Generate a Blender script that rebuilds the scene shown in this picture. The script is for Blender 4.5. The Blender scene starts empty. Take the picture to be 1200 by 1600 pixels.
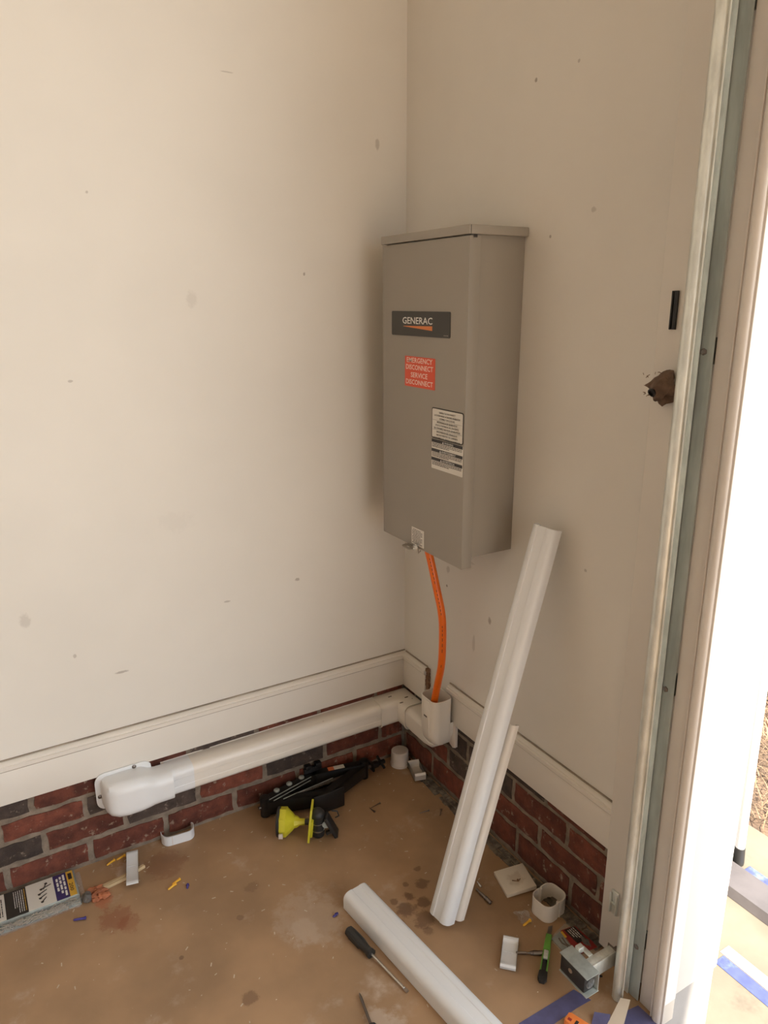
import bpy, bmesh, math, random
from mathutils import Matrix, Vector, noise
R = random.Random(7)
S = bpy.context.scene
COL = S.collection
PI = math.pi

# ------------------------------------------------------------------ camera
def cam_axes(yaw, pitch, roll):
    f = Vector((math.sin(yaw)*math.cos(pitch), math.cos(yaw)*math.cos(pitch), -math.sin(pitch)))
    r = Vector((math.cos(yaw), -math.sin(yaw), 0)); u = r.cross(f)
    return r*math.cos(roll)+u*math.sin(roll), -r*math.sin(roll)+u*math.cos(roll), f
r_, u_, f_ = cam_axes(0.5338, 0.2789, -0.004)
cd = bpy.data.cameras.new('camera'); cam = bpy.data.objects.new('camera', cd); COL.objects.link(cam)
cd.sensor_fit = 'VERTICAL'; cd.sensor_height = 24.0; cd.lens = 24.0*1150/1600; cd.clip_start = 0.02
m = Matrix((r_, u_, -f_)).transposed().to_4x4(); m.translation = Vector((-1.1647, -1.8431, 1.476))
cam.matrix_world = m
S.camera = cam

# ------------------------------------------------------------------ world, sun, exposure
w = bpy.data.worlds.new('world'); S.world = w; w.use_nodes = True
bg = w.node_tree.nodes['Background']; bg.inputs[0].default_value = (0.84, 0.92, 1.0, 1); bg.inputs[1].default_value = 1.7
sd = bpy.data.lights.new('sun', 'SUN'); sun = bpy.data.objects.new('sun', sd); COL.objects.link(sun)
sd.energy = 9.5; sd.angle = math.radians(0.6); sd.color = (1.0, 0.90, 0.76)
to_sun = Vector((0.05, -0.80, 0.60)).normalized()
sun.rotation_euler = to_sun.to_track_quat('Z', 'Y').to_euler(); sun.location = (4, -6, 6)
S.view_settings.view_transform = 'Standard'; S.view_settings.look = 'None'
S.view_settings.gamma = 1.0; S.view_settings.use_curve_mapping = False
S.view_settings.exposure = 1.0

# ------------------------------------------------------------------ materials
def mat(name, col, rough=0.5, metal=0.0, var=0.0, vscale=6.0, bump=0.0, bscale=60.0, spots=(), coat=0.0,
        trans=0.0, rnd=0.0, smear=None, stretch=(1, 1, 1), alpha=1.0, speck=None):
    """spots: (x,y,z,radius,colour,strength) stains with a shape of their own on this surface"""
    mt = bpy.data.materials.new(name); mt.use_nodes = True
    nt = mt.node_tree; N = nt.nodes; L = nt.links
    b = N['Principled BSDF']
    b.inputs['Roughness'].default_value = rough; b.inputs['Metallic'].default_value = metal
    b.inputs['Coat Weight'].default_value = coat; b.inputs['Transmission Weight'].default_value = trans
    b.inputs['Alpha'].default_value = alpha
    tc = N.new('ShaderNodeTexCoord'); mp = N.new('ShaderNodeMapping'); mp.inputs['Scale'].default_value = stretch
    L.new(tc.outputs['Object'], mp.inputs['Vector']); vec = mp.outputs['Vector']
    rgb = N.new('ShaderNodeRGB'); rgb.outputs[0].default_value = (*col, 1); cur = rgb.outputs[0]
    def noi(scale, detail=4, rough_=0.55, off=0):
        n = N.new('ShaderNodeTexNoise'); n.inputs['Scale'].default_value = scale; n.inputs['Detail'].default_value = detail
        n.inputs['Roughness'].default_value = rough_
        v = vec
        if off:
            a = N.new('ShaderNodeVectorMath'); a.operation = 'ADD'; a.inputs[1].default_value = (off, off*1.7, off*.6)
            L.new(v, a.inputs[0]); v = a.outputs[0]
        if rnd:
            oi = N.new('ShaderNodeObjectInfo'); k = N.new('ShaderNodeMath'); k.operation = 'MULTIPLY'; k.inputs[1].default_value = 37.0
            L.new(oi.outputs['Random'], k.inputs[0])
            a = N.new('ShaderNodeVectorMath'); a.operation = 'ADD'; L.new(v, a.inputs[0]); L.new(k.outputs[0], a.inputs[1]); v = a.outputs[0]
        L.new(v, n.inputs['Vector']); return n.outputs['Fac']
    def mix(a, bcol, fac, mode='MIX'):
        mx = N.new('ShaderNodeMix'); mx.data_type = 'RGBA'; mx.blend_type = mode
        L.new(a, mx.inputs['A'])
        if isinstance(bcol, tuple): mx.inputs['B'].default_value = (*bcol, 1)
        else: L.new(bcol, mx.inputs['B'])
        if isinstance(fac, (int, float)): mx.inputs['Factor'].default_value = fac
        else: L.new(fac, mx.inputs['Factor'])
        return mx.outputs['Result']
    def ramp(v, a, c, lo=0.0, hi=1.0):
        r = N.new('ShaderNodeMapRange'); r.interpolation_type = 'SMOOTHSTEP'
        for i, x in enumerate((a, c, lo, hi)): r.inputs[1+i].default_value = x
        L.new(v, r.inputs[0]); return r.outputs[0]
    if var:
        f = ramp(noi(vscale), 0.3, 0.7, 1.0-var, 1.0+var*0.6)
        cc = N.new('ShaderNodeCombineColor')
        for i in range(3): L.new(f, cc.inputs[i])
        cur = mix(cur, cc.outputs[0], 1.0, 'MULTIPLY')
    if rnd:
        oi = N.new('ShaderNodeObjectInfo'); hs = N.new('ShaderNodeHueSaturation')
        L.new(ramp(oi.outputs['Random'], 0, 1, 1-rnd, 1+rnd), hs.inputs['Value']); L.new(cur, hs.inputs['Color']); cur = hs.outputs[0]
    if smear:                                            # (colour, lo, hi, scale)
        cur = mix(cur, smear[0], ramp(noi(smear[3], 6, 0.65, 5.0), smear[1], smear[2]))
    if speck:
        cur = mix(cur, speck[0], ramp(noi(speck[3], 2, 0.5, 11.0), speck[1], speck[2]))
    if spots:
        wob = noi(28.0, 5, 0.7, 3.0)
        for (x, y, z, rad, c, s) in spots:
            d = N.new('ShaderNodeVectorMath'); d.operation = 'DISTANCE'; L.new(tc.outputs['Object'], d.inputs[0])
            if isinstance(rad, tuple):                   # elongated mark
                sc = N.new('ShaderNodeVectorMath'); sc.operation = 'MULTIPLY'; sc.inputs[1].default_value = tuple(1/q for q in rad)
                sb = N.new('ShaderNodeVectorMath'); sb.operation = 'SUBTRACT'; sb.inputs[1].default_value = (x, y, z)
                L.new(tc.outputs['Object'], sb.inputs[0]); L.new(sb.outputs[0], sc.inputs[0]); L.new(sc.outputs[0], d.inputs[0])
                d.inputs[1].default_value = (0, 0, 0); rr = 1.0
            else: d.inputs[1].default_value = (x, y, z); rr = rad
            k = N.new('ShaderNodeMath'); k.operation = 'MULTIPLY_ADD'; k.inputs[1].default_value = rr*2.2; k.inputs[2].default_value = -rr*1.1
            L.new(wob, k.inputs[0])
            a = N.new('ShaderNodeMath'); a.operation = 'ADD'; L.new(d.outputs['Value'], a.inputs[0]); L.new(k.outputs[0], a.inputs[1])
            cur = mix(cur, c, ramp(a.outputs[0], rr*1.05, rr*0.55, 0.0, s))
    L.new(cur, b.inputs['Base Color'])
    if bump:
        bn = N.new('ShaderNodeBump'); bn.inputs['Strength'].default_value = bump; bn.inputs['Distance'].default_value = 0.004
        L.new(noi(bscale, 6, 0.6), bn.inputs['Height']); L.new(bn.outputs[0], b.inputs['Normal'])
    return mt

DK = (0.20, 0.15, 0.11)
def marks(pts, ax):
    o = []
    for a, z, sx, sz, s in pts:
        o.append(((a, 0, z) if ax == 'x' else (0, a, z)) + (((sx, 1, sz) if ax == 'x' else (1, sx, sz)), DK, s))
    return o
WALLC = (0.75, 0.708, 0.64)
M = {}
M['wall_l'] = mat('cream_paint_left', WALLC, 0.55, var=0.035, vscale=2.2, bump=0.05, bscale=14,
    spots=marks([(-.091, 1.875, .007, .016, .35), (-.315, 1.545, .004, .006, .6), (-.616, 1.486, .016, .02, .14), (-.367, .704, .008, .005, .5),
                 (-1.078, .74, .014, .022, .22), (-.579, .681, .012, .0035, .4), (-.874, .547, .018, .004, .5), (-.50, 1.99, .02, .002, .3),
                 (-.834, 1.71, .004, .004, .4), (-.913, 1.302, .006, .003, .4), (-.70, .93, .05, .03, .05), (-.98, .62, .005, .008, .4)], 'x'))
M['wall_r'] = mat('cream_paint_right', WALLC, 0.55, var=0.035, vscale=2.2, bump=0.05, bscale=14,
    spots=marks([(-.51, 1.923, .005, .005, .7), (-.426, .653, .008, .012, .55), (-.231, .737, .01, .012, .3), (-.579, 1.608, .004, .004, .6),
                 (-.633, 1.929, .004, .004, .4), (-.227, .686, .005, .005, .85), (-.36, .56, .006, .03, .25), (-.33, .79, .03, .004, .2),
                 (-.70, 1.65, .008, .006, .3), (-.75, .9, .005, .005, .4), (-.56, .83, .004, .004, .4)], 'y'))
M['trim'] = mat('trim_paint', (0.75, 0.695, 0.62), 0.5, var=0.03, vscale=3, bump=0.04, bscale=20)
M['seam'] = mat('dirt_and_shadow_line', (.34, .28, .215), .8, var=.3, vscale=12)  # brown for the trim's dirt lines and painted shadow lines
M['jamb'] = mat('jamb_paint', (0.76, 0.70, 0.64), 0.42, var=0.06, vscale=9, bump=0.03, bscale=35, stretch=(1, 1, .25),
    smear=((0.16, 0.14, 0.13), 0.66, 0.80, 16), speck=((0.3, 0.22, 0.16), 0.75, 0.8, 90))
M['reveal'] = mat('reveal_paint', (0.82, 0.80, 0.78), 0.55, var=0.02, vscale=5)
M['plinth'] = mat('plinth_grey', (0.42, 0.40, 0.39), 0.8, var=0.06, vscale=9, bump=0.1)
M['ceiling'] = mat('ceiling_paint', (0.62, 0.58, 0.52), 0.7, var=0.02)
M['mortar'] = mat('mortar', (0.25, 0.195, 0.145), 0.95, var=0.3, vscale=30, bump=0.9, bscale=120)
M['brick'] = mat('red_brick', (0.165, 0.046, 0.026), 0.9, var=0.40, vscale=25, bump=0.9, bscale=90, rnd=0.28,
    smear=((0.30, 0.21, 0.15), 0.585, 0.70, 48), stretch=(.2, 1, .06))
M['brick_dark'] = mat('dark_brick', (0.070, 0.048, 0.038), 0.9, var=0.35, vscale=25, bump=0.9, bscale=90, rnd=0.2,
    smear=((0.27, 0.21, 0.16), 0.585, 0.70, 42), stretch=(.2, 1, .06))
WET = (0.115, 0.055, 0.03)
fl_spots = [(-.321, -.538, 0, .018, WET, .75), (-.352, -.573, 0, .03, WET, .7), (-.33, -.618, 0, .034, WET, .65), (-.270, -.52, 0, .022, WET, .65),
            (-.30, -.575, 0, .02, WET, .7), (-.365, -.535, 0, .012, WET, .6), (-.29, -.62, 0, .02, WET, .6), (-.252, -.47, 0, .012, WET, .6),
            (-.385, -.60, 0, .014, WET, .6), (-.31, -.50, 0, .01, WET, .6), (-.34, -.655, 0, .016, WET, .5),
            (-.991, -.225, 0, .045, (.25, .07, .03), .55), (-.96, -.26, 0, .03, (.25, .07, .03), .4), (-1.005, -.135, 0, .035, (.42, .13, .06), .7),
            (-.47, -.12, 0, .05, (.16, .08, .045), .35), (-.60, -.50, 0, .045, (.58, .46, .36), .3), (-.56, -.80, 0, .045, (.62, .54, .46), .35),
            (-.57, -.47, 0, .10, (.52, .42, .33), .35), (-.93, -.07, 0, .04, (.60, .50, .42), .5), (-.78, -.60, 0, .02, WET, .5),
            (-.83, -.10, 0, .06, (.22, .08, .04), .4), (-.66, -.30, 0, .02, WET, .3), (-.88, -.42, 0, .008, WET, .6), (-.72, -.38, 0, .01, WET, .4)]
M['floor'] = mat('dusty_concrete', (0.395, 0.243, 0.132), 0.62, var=0.22, vscale=3.5, bump=0.12, bscale=70,
    smear=((0.52, 0.40, 0.30), 0.56, 0.78, 7), speck=((0.80, 0.70, 0.58), 0.765, 0.79, 95), spots=fl_spots)
M['filler'] = mat('joint_filler', (0.17, 0.14, 0.105), 0.95, var=0.5, vscale=40, bump=0.9, bscale=90, smear=((0.30, 0.25, 0.2), .55, .7, 50))
M['pvc'] = mat('ivory_plastic', (0.80, 0.74, 0.66), 0.30, var=0.02, vscale=8, speck=((0.25, 0.2, 0.16), .775, .79, 45))
M['pvc_white'] = mat('white_plastic', (0.78, 0.78, 0.78), 0.28, var=0.02, vscale=8)
M['pvc_dull'] = mat('dull_white_plastic', (0.72, 0.64, 0.57), 0.45, var=0.05, vscale=12)
M['cab'] = mat('grey_powder_coat', (0.33, 0.295, 0.248), 0.42, var=0.02, vscale=5, bump=0.05, bscale=300)
M['cab_cap'] = mat('grey_cap_coat', (0.36, 0.325, 0.275), 0.38)
M['black'] = mat('black_plastic', (0.022, 0.021, 0.02), 0.5, var=0.1)
M['black_metal'] = mat('black_paint_metal', (0.016, 0.014, 0.013), 0.40, metal=0.2, var=0.3, vscale=20)
M['plate_black'] = mat('plate_black', (0.04, 0.035, 0.03), 0.35)
M['white_print'] = mat('white_print', (0.80, 0.78, 0.74), 0.5)
M['label_white'] = mat('label_white', (0.74, 0.70, 0.63), 0.45)
M['ink'] = mat('black_ink', (0.03, 0.025, 0.022), 0.5)
M['red_label'] = mat('red_label', (0.78, 0.09, 0.035), 0.4)
M['pink_print'] = mat('pink_print', (0.95, 0.72, 0.62), 0.5)
M['orange_print'] = mat('orange_print', (0.75, 0.22, 0.05), 0.4)
M['cable'] = mat('orange_sheath', (0.90, 0.17, 0.012), 0.30, var=0.05, vscale=20)
M['galv'] = mat('galvanised_steel', (0.80, 0.82, 0.77), 0.38, metal=0.55, var=0.14, vscale=60, bump=0.02, stretch=(1, 1, .3))
M['galv_dull'] = mat('dull_galvanised_steel', (0.42, 0.45, 0.42), 0.55, metal=0.45, var=0.25, vscale=25, stretch=(1, 1, .2))
M['steel'] = mat('steel', (0.62, 0.60, 0.57), 0.28, metal=1.0)
M['dark_steel'] = mat('dark_steel', (0.20, 0.17, 0.15), 0.35, metal=0.9)
M['yellow'] = mat('yellow_plastic', (0.62, 0.56, 0.03), 0.45, var=0.06, vscale=30)
M['anchor_yellow'] = mat('yellow_anchor', (0.90, 0.50, 0.05), 0.45)
M['navy'] = mat('navy_plastic', (0.06, 0.045, 0.22), 0.45)
M['green'] = mat('green_plastic', (0.15, 0.38, 0.06), 0.4)
M['wood'] = mat('raw_wood', (0.60, 0.44, 0.25), 0.75, var=0.2, vscale=30, stretch=(.2, 2, 2))
M['wood_brown'] = mat('torn_brown_sheathing', (0.20, 0.11, 0.06), 0.9, var=0.4, vscale=50, bump=.6)
M['mud'] = mat('dried_mud', (0.17, 0.105, 0.07), 0.95, var=0.3, vscale=60, bump=0.9, bscale=120)
M['tile'] = mat('dirty_white_tile', (0.72, 0.65, 0.54), 0.4, var=0.05, spots=[(0, 0, .012, .028, (.4, .31, .22), .4)])
M['tape'] = mat('blue_masking_tape', (0.10, 0.095, 0.20), 0.7, var=0.15, vscale=30, bump=.3)
M['tape_out'] = mat('blue_tape_bright', (0.07, 0.085, 0.28), 0.6, var=0.2, vscale=20, smear=((.20, .27, .40), .5, .7, 12))
M['paper'] = mat('kraft_paper', (0.62, 0.52, 0.40), 0.8, var=0.05)
M['orange_pl'] = mat('orange_plastic', (0.90, 0.25, 0.06), 0.4)
M['clay'] = mat('brick_dust_lump', (0.45, 0.16, 0.075), 0.95, var=0.3, vscale=40, bump=.8)
M['clear'] = mat('clear_plastic', (0.75, 0.74, 0.72), 0.15, alpha=0.14)
M['grey_stone'] = mat('grey_knob', (0.13, 0.115, 0.10), 0.7, var=.3, vscale=60)
M['concrete'] = mat('outdoor_concrete', (0.58, 0.50, 0.38), 0.8, var=0.12, vscale=5, bump=.15, bscale=80, smear=((.42, .33, .26), .55, .78, 6))
M['pavement'] = mat('old_pavement', (0.20, 0.17, 0.125), 0.85, var=0.14, vscale=6, bump=.15, bscale=80, smear=((.13, .105, .08), .55, .75, 7))
M['paint_white'] = mat('white_paint_strip', (0.45, 0.45, 0.46), 0.7, var=.05, smear=((.25, .24, .23), .62, .72, 30))
M['rubber'] = mat('dark_grey_rubber', (0.115, 0.10, 0.10), 0.6, var=.15, vscale=15)
M['soil'] = mat('mulch_soil', (0.16, 0.105, 0.07), 0.95, var=.4, vscale=20, bump=.9)
M['straw'] = mat('pine_straw', (0.30, 0.19, 0.11), 0.7, var=.6, vscale=12)
M['leaf'] = mat('shrub_leaf', (0.045, 0.085, 0.03), 0.35, var=.5, vscale=15)
M['stem'] = mat('shrub_stem', (0.12, 0.08, 0.05), 0.8)
M['pkg_purple'] = mat('package_purple', (0.05, 0.035, 0.13), 0.35)
M['pkg_yellow'] = mat('package_yellow', (0.72, 0.42, 0.06), 0.35)
M['pkg_red'] = mat('package_red', (0.30, 0.035, 0.03), 0.35)
M['pink_paper'] = mat('warning_orange', (0.75, 0.20, 0.08), 0.5)

# ------------------------------------------------------------------ mesh builder
def frame(o, X, Y=None, Z=None):
    """matrix with origin o and local x along X, z near Z"""
    X = Vector(X).normalized(); Z = Vector(Z if Z is not None else (0, 0, 1))
    Yv = Z.cross(X).normalized(); Zv = X.cross(Yv)
    mm = Matrix((X, Yv, Zv)).transposed().to_4x4(); mm.translation = Vector(o); return mm
class MB:
    def __init__(s, M0=None): s.bm = bmesh.new(); s.M = M0 or Matrix()
    def _add(s, bm2, mt=None):
        mm = s.M @ mt if mt else s.M
        vs = [s.bm.verts.new(mm @ v.co) for v in bm2.verts]
        bm2.verts.index_update()
        for f in bm2.faces:
            try: s.bm.faces.new([vs[v.index] for v in f.verts])
            except ValueError: pass
        bm2.free()
    def box(s, a, b, bev=0.0, seg=2, mt=None):
        bm = bmesh.new(); bmesh.ops.create_cube(bm, size=1)
        c = [(a[i]+b[i])/2 for i in range(3)]; d = [abs(b[i]-a[i]) for i in range(3)]
        for v in bm.verts: v.co = Vector([c[i]+v.co[i]*d[i] for i in range(3)])
        if bev: bmesh.ops.bevel(bm, geom=list(bm.edges), offset=min(bev, min(d)*.49), segments=seg, affect='EDGES', profile=.5)
        s._add(bm, mt); return s
    def prism(s, pts, z0, z1, bev=0.0, mt=None):
        """polygon in local xy extruded along local z"""
        bm = bmesh.new(); lo = [bm.verts.new((x, y, z0)) for x, y in pts]; hi = [bm.verts.new((x, y, z1)) for x, y in pts]
        n = len(pts); bm.faces.new(lo[::-1]); bm.faces.new(hi)
        for i in range(n): bm.faces.new((lo[i], lo[(i+1) % n], hi[(i+1) % n], hi[i]))
        if bev:
            bmesh.ops.bevel(bm, geom=[e for e in bm.edges if abs(e.verts[0].co.z-e.verts[1].co.z) < 1e-9], offset=bev, segments=2, affect='EDGES', profile=.5)
        s._add(bm, mt); return s
    def sweep(s, prof, frames, cap=True, closed=True):
        """prof: 2D points; frames: (origin, U, V)"""
        rings = []
        for o, U, V in frames:
            rings.append([s.bm.verts.new(s.M @ (Vector(o)+Vector(U)*a+Vector(V)*b)) for a, b in prof])
        n = len(prof)
        for r0, r1 in zip(rings, rings[1:]):
            for i in range(n if closed else n-1):
                s.bm.faces.new((r0[i], r0[(i+1) % n], r1[(i+1) % n], r1[i]))
        if cap and closed: s.bm.faces.new(rings[0][::-1]); s.bm.faces.new(rings[-1])
        return s
    def tube(s, path, r, n=12, cap=True):
        path = [Vector(p) for p in path]; fr = []; up = None
        rs = r if isinstance(r, (list, tuple)) else [r]*len(path)
        rings = []
        for i, p in enumerate(path):
            t = (path[min(i+1, len(path)-1)]-path[max(i-1, 0)]).normalized()
            if up is None: up = Vector((0, 0, 1)) if abs(t.z) < .9 else Vector((1, 0, 0))
            u = (up-t*up.dot(t)).normalized(); v = t.cross(u); up = u
            rings.append([s.bm.verts.new(s.M @ (p+(u*math.cos(2*PI*k/n)+v*math.sin(2*PI*k/n))*rs[i])) for k in range(n)])
        for a, b in zip(rings, rings[1:]):
            for k in range(n): s.bm.faces.new((a[k], a[(k+1) % n], b[(k+1) % n], b[k]))
        if cap: s.bm.faces.new(rings[0][::-1]); s.bm.faces.new(rings[-1])
        return s
    def lathe(s, prof, n=24, mt=None, cap=True):
        """prof (r, z) about local z"""
        mm = s.M @ mt if mt else s.M
        rings = [[s.bm.verts.new(mm @ Vector((r*math.cos(2*PI*k/n), r*math.sin(2*PI*k/n), z))) for k in range(n)] for r, z in prof]
        for a, b in zip(rings, rings[1:]):
            for k in range(n): s.bm.faces.new((a[k], a[(k+1) % n], b[(k+1) % n], b[k]))
        if cap: s.bm.faces.new(rings[0][::-1]); s.bm.faces.new(rings[-1])
        return s
    def quad(s, *p):
        s.bm.faces.new([s.bm.verts.new(s.M @ Vector(q)) for q in p]); return s
    def lump(s, c, r, seed=0, amp=.25, sub=2):
        bm = bmesh.new(); bmesh.ops.create_icosphere(bm, subdivisions=sub, radius=1)
        for v in bm.verts:
            k = 1+amp*noise.noise(v.co*1.9+Vector((seed*3.1, seed, 0)))*1.6
            v.co = Vector((v.co.x*r[0]*k+c[0], v.co.y*r[1]*k+c[1], v.co.z*r[2]*k+c[2]))
        s._add(bm); return s
    def mesh(s, name, org=(0, 0, 0), smooth=True, fix=True):
        if fix: bmesh.ops.recalc_face_normals(s.bm, faces=s.bm.faces)
        me = bpy.data.meshes.new(name)
        o = Vector(org)
        for v in s.bm.verts: v.co -= o
        s.bm.to_mesh(me); s.bm.free()
        if smooth:
            for p in me.polygons: p.use_smooth = True
            try: me.set_sharp_from_angle(angle=math.radians(35))
            except Exception: pass
        return me

def thing(name, label, cat, loc=(0, 0, 0), group=None):
    o = bpy.data.objects.new(name, None); o.empty_display_size = .02; COL.objects.link(o); o.location = loc
    o['label'] = label; o['category'] = cat
    if group: o['group'] = group
    return o
def world_loc(o):
    v = Vector((0, 0, 0))
    while o: v += o.location; o = o.parent
    return v
def obj(name, mb, m_, parent=None, loc=None, smooth=True, **kw):
    """part: origin at its parent's origin; top-level: origin at loc"""
    org = world_loc(parent) if parent else Vector(loc or (0, 0, 0))
    if parent and loc: org = Vector(loc)
    me = mb if isinstance(mb, bpy.types.Mesh) else mb.mesh(name, org, smooth)
    o = bpy.data.objects.new(name, me); COL.objects.link(o)
    if not isinstance(m_, (list, tuple)): m_ = [m_]
    if not len(me.materials):
        for q in m_: me.materials.append(q)
    if parent: o.parent = parent; o.location = org-world_loc(parent)
    else: o.location = org
    for k, v in kw.items(): o[k] = v
    return o
def struct(name, mb, m_, **kw): return obj(name, mb, m_, kind='structure', **kw)
def text_mb(mb, s, T, x0, x1, y0, y1, depth=0.0):
    """flat lettering fitted to a box in plane T (local x right, y up)"""
    cu = bpy.data.curves.new('t', 'FONT'); cu.body = s; cu.align_x = 'LEFT'; cu.resolution_u = 2; cu.offset = 0.010
    to = bpy.data.objects.new('t', cu); COL.objects.link(to)
    dg = bpy.context.evaluated_depsgraph_get(); me = to.evaluated_get(dg).to_mesh()
    xs = [v.co.x for v in me.vertices]; ys = [v.co.y for v in me.vertices]
    if xs:
        ax, bx, ay, by = min(xs), max(xs), min(ys), max(ys)
        vs = [mb.bm.verts.new(mb.M @ T @ Vector((x0+(v.co.x-ax)/(bx-ax)*(x1-x0), y0+(v.co.y-ay)/(by-ay)*(y1-y0), depth))) for v in me.vertices]
        for p in me.polygons:
            try: mb.bm.faces.new([vs[i] for i in p.vertices])
            except ValueError: pass
    bpy.data.objects.remove(to); bpy.data.curves.remove(cu)
    return mb
def words(mb, T, x0, x1, y, h, seed, ragged=0.0):
    """a line of print too small to read: word-sized ink dashes"""
    q = random.Random(seed); x = x0; end = x1-ragged
    while x < end:
        wd = q.uniform(2.0, 6.5)*h; e = min(x+wd, end)
        mb.quad(T @ Vector((x, y, 0)), T @ Vector((e, y, 0)), T @ Vector((e, y+h, 0)), T @ Vector((x, y+h, 0)))
        x = e+h*.8
def rrect(w_, h_, r, n=5, cx=0, cy=0):
    o = []
    for sx, sy, a0 in ((1, 1, 0), (-1, 1, 90), (-1, -1, 180), (1, -1, 270)):
        for k in range(n+1):
            a = math.radians(a0+90*k/n); o.append((cx+sx*(w_/2-r)+r*math.cos(a), cy+sy*(h_/2-r)+r*math.sin(a)))
    return o

# ================================================================== STRUCTURE
X0, Y0, ZC = -5.6, -6.4, 3.6           # far corners of the garage
YO = -1.110                            # near side of the door opening
ZH = 3.25                              # head of the opening
# floor and its joint
fb = MB(); fb.box((X0, YO+.02, -.14), (0.05, 0.09, 0)); fb.box((X0, Y0, -.14), (-.0545, YO+.02, 0))
floor = struct('floor', fb, M['floor'], smooth=False)
jb = MB(); q = random.Random(3)
for i in range(46):
    y = -.03-i*.019
    jb.box((-.019-q.uniform(0, .006), y-.0188, .0003), (-.0035, y, .004+q.uniform(0, .006)), .0015, 1)
    if q.random() < .95: jb.box((-.033-q.uniform(0, .005), y-.0185, .0003), (-.021, y, .0015+q.uniform(0, .003)))
obj('joint_filler', jb, M['filler'], floor, label='dark crumbly joint filler along the brick', kind='stuff')
# debris flecks on the floor
db = MB(); q = random.Random(5)
for i in range(170):
    x = q.uniform(-1.25, -.03); y = -abs(q.gauss(0, .45))-.02
    if y < -1.0: continue
    s_ = q.uniform(.0008, .0024); a = q.uniform(0, PI); h = .0008
    dx, dy = math.cos(a)*s_*q.uniform(1, 2.6), math.sin(a)*s_*q.uniform(1, 2.6); nx, ny = -math.sin(a)*s_*.6, math.cos(a)*s_*.6
    db.quad((x-dx-nx, y-dy-ny, h), (x+dx-nx, y+dy-ny, h), (x+dx+nx, y+dy+ny, h), (x-dx+nx, y-dy+ny, h))
obj('dust_flecks', db, M['concrete'], floor, kind='stuff', label='pale chips and dust flecks')

# left wall (plane y=0) and right wall (plane x=0)
HB, HT = .2688, .3858
wl = struct('wall_left', MB().box((X0, 0, HB-.004), (0, .12, ZC)), M['wall_l'], smooth=False)
wr = struct('wall_right', MB().box((0, YO+.02, HB-.004), (.10, .12, ZC)), M['wall_r'], smooth=False)
obj('mortar', MB().box((X0, .0045, .0002), (0.0045, .12, HB)), M['mortar'], wl, smooth=False)
obj('mortar', MB().box((.0045, YO+.02, .0002), (.10, .0045, HB)), M['mortar'], wr, smooth=False)
def brick_mesh(seed, dark=False):
    bm = bmesh.new(); nx, nz = 9, 3; q = random.Random(seed); L_, H_, D_ = 1.0, 1.0, .05
    g = [[None]*(nz+1) for _ in range(nx+1)]
    for i in range(nx+1):
        for k in range(nz+1):
            e = (i in (0, nx)) or (k in (0, nz))
            x = -.5+i/nx+(q.uniform(-.012, .012) if 0 < i < nx else q.uniform(0, .022)*(1 if i == 0 else -1))
            z = -.5+k/nz+(q.uniform(-.02, .02) if 0 < k < nz else q.uniform(0, .085)*(1 if k == 0 else -1))
            g[i][k] = bm.verts.new((x, (0.0022 if e else q.uniform(-.0012, .0008)), z))
    for i in range(nx):
        for k in range(nz): bm.faces.new((g[i][k], g[i+1][k], g[i+1][k+1], g[i][k+1]))
    ring = [g[i][0] for i in range(nx+1)]+[g[nx][k] for k in range(1, nz+1)]+[g[i][nz] for i in range(nx-1, -1, -1)]+[g[0][k] for k in range(nz-1, 0, -1)]
    back = [bm.verts.new((v.co.x, .012, v.co.z)) for v in ring]
    n = len(ring)
    for i in range(n): bm.faces.new((ring[i], back[i], back[(i+1) % n], ring[(i+1) % n]))
    bmesh.ops.recalc_face_normals(bm, faces=bm.faces)
    me = bpy.data.meshes.new('brick'); bm.to_mesh(me); bm.free()
    me.materials.append(M['brick_dark'] if dark else M['brick']); return me
BR = [brick_mesh(i) for i in range(6)]; BD = [brick_mesh(20+i, True) for i in range(4)]
def brick(wall, a0, a1, z0, z1, dark):
    me = R.choice(BD if dark else BR)
    o = bpy.data.objects.new('brick', me); COL.objects.link(o); o.parent = wall
    c = (a0+a1)/2; zc = (z0+z1)/2; yo = R.uniform(-.0008, .0008)
    if wall is wl: o.location = (c, yo, zc); o.rotation_euler = (0, R.uniform(-.004, .004), 0)
    else: o.location = (yo, c, zc); o.rotation_euler = (0, R.uniform(-.004, .004), -PI/2)
    o.scale = (abs(a1-a0), 1, z1-z0)
J = .0052
rows_l = [(.010, .0745, -.188), (.0845, .1435, -.091), (.1525, .208, -.188), (.2175, HB+.004, -.108)]
dark_l = {0: [], 1: [-.804, -.396, -1.21], 2: [-.90], 3: [-.617, -1.22]}
for ri, (z0, z1, off) in enumerate(rows_l):
    heads = [off-.2037*k for k in range(0, 12)]
    prev = -.002
    for h in heads:
        c = (prev+h)/2
        brick(wl, h+J, prev-J, z0, z1, any(abs(c-d) < .06 for d in dark_l[ri]))
        prev = h
rows_r = [(.016, .0905, -.165), (.1005, .160, -.045), (.1695, .232, -.140), (.2415, HB+.004, -.06)]
dark_r = {0: [], 1: [-.35], 2: [-.26, -.44], 3: [-.56, -.16, -.36]}
for ri, (z0, z1, off) in enumerate(rows_r):
    prev = -.006
    for k in range(0, 6):
        h = max(off-.2045*k, -1.07)
        if prev-h < .03: continue
        c = (prev+h)/2
        brick(wr, h+J, prev-J, z0, z1, any(abs(c-d) < .1 for d in dark_r[ri])); prev = h
sb = MB()                                   # courses beyond the picture's left edge
for ri, (z0, z1, off) in enumerate(rows_l):
    x = off-.2037*11
    while x > X0+.2: sb.box((x-.2037+J, .0005, z0), (x-J, .012, z1)); x -= .2037
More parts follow.
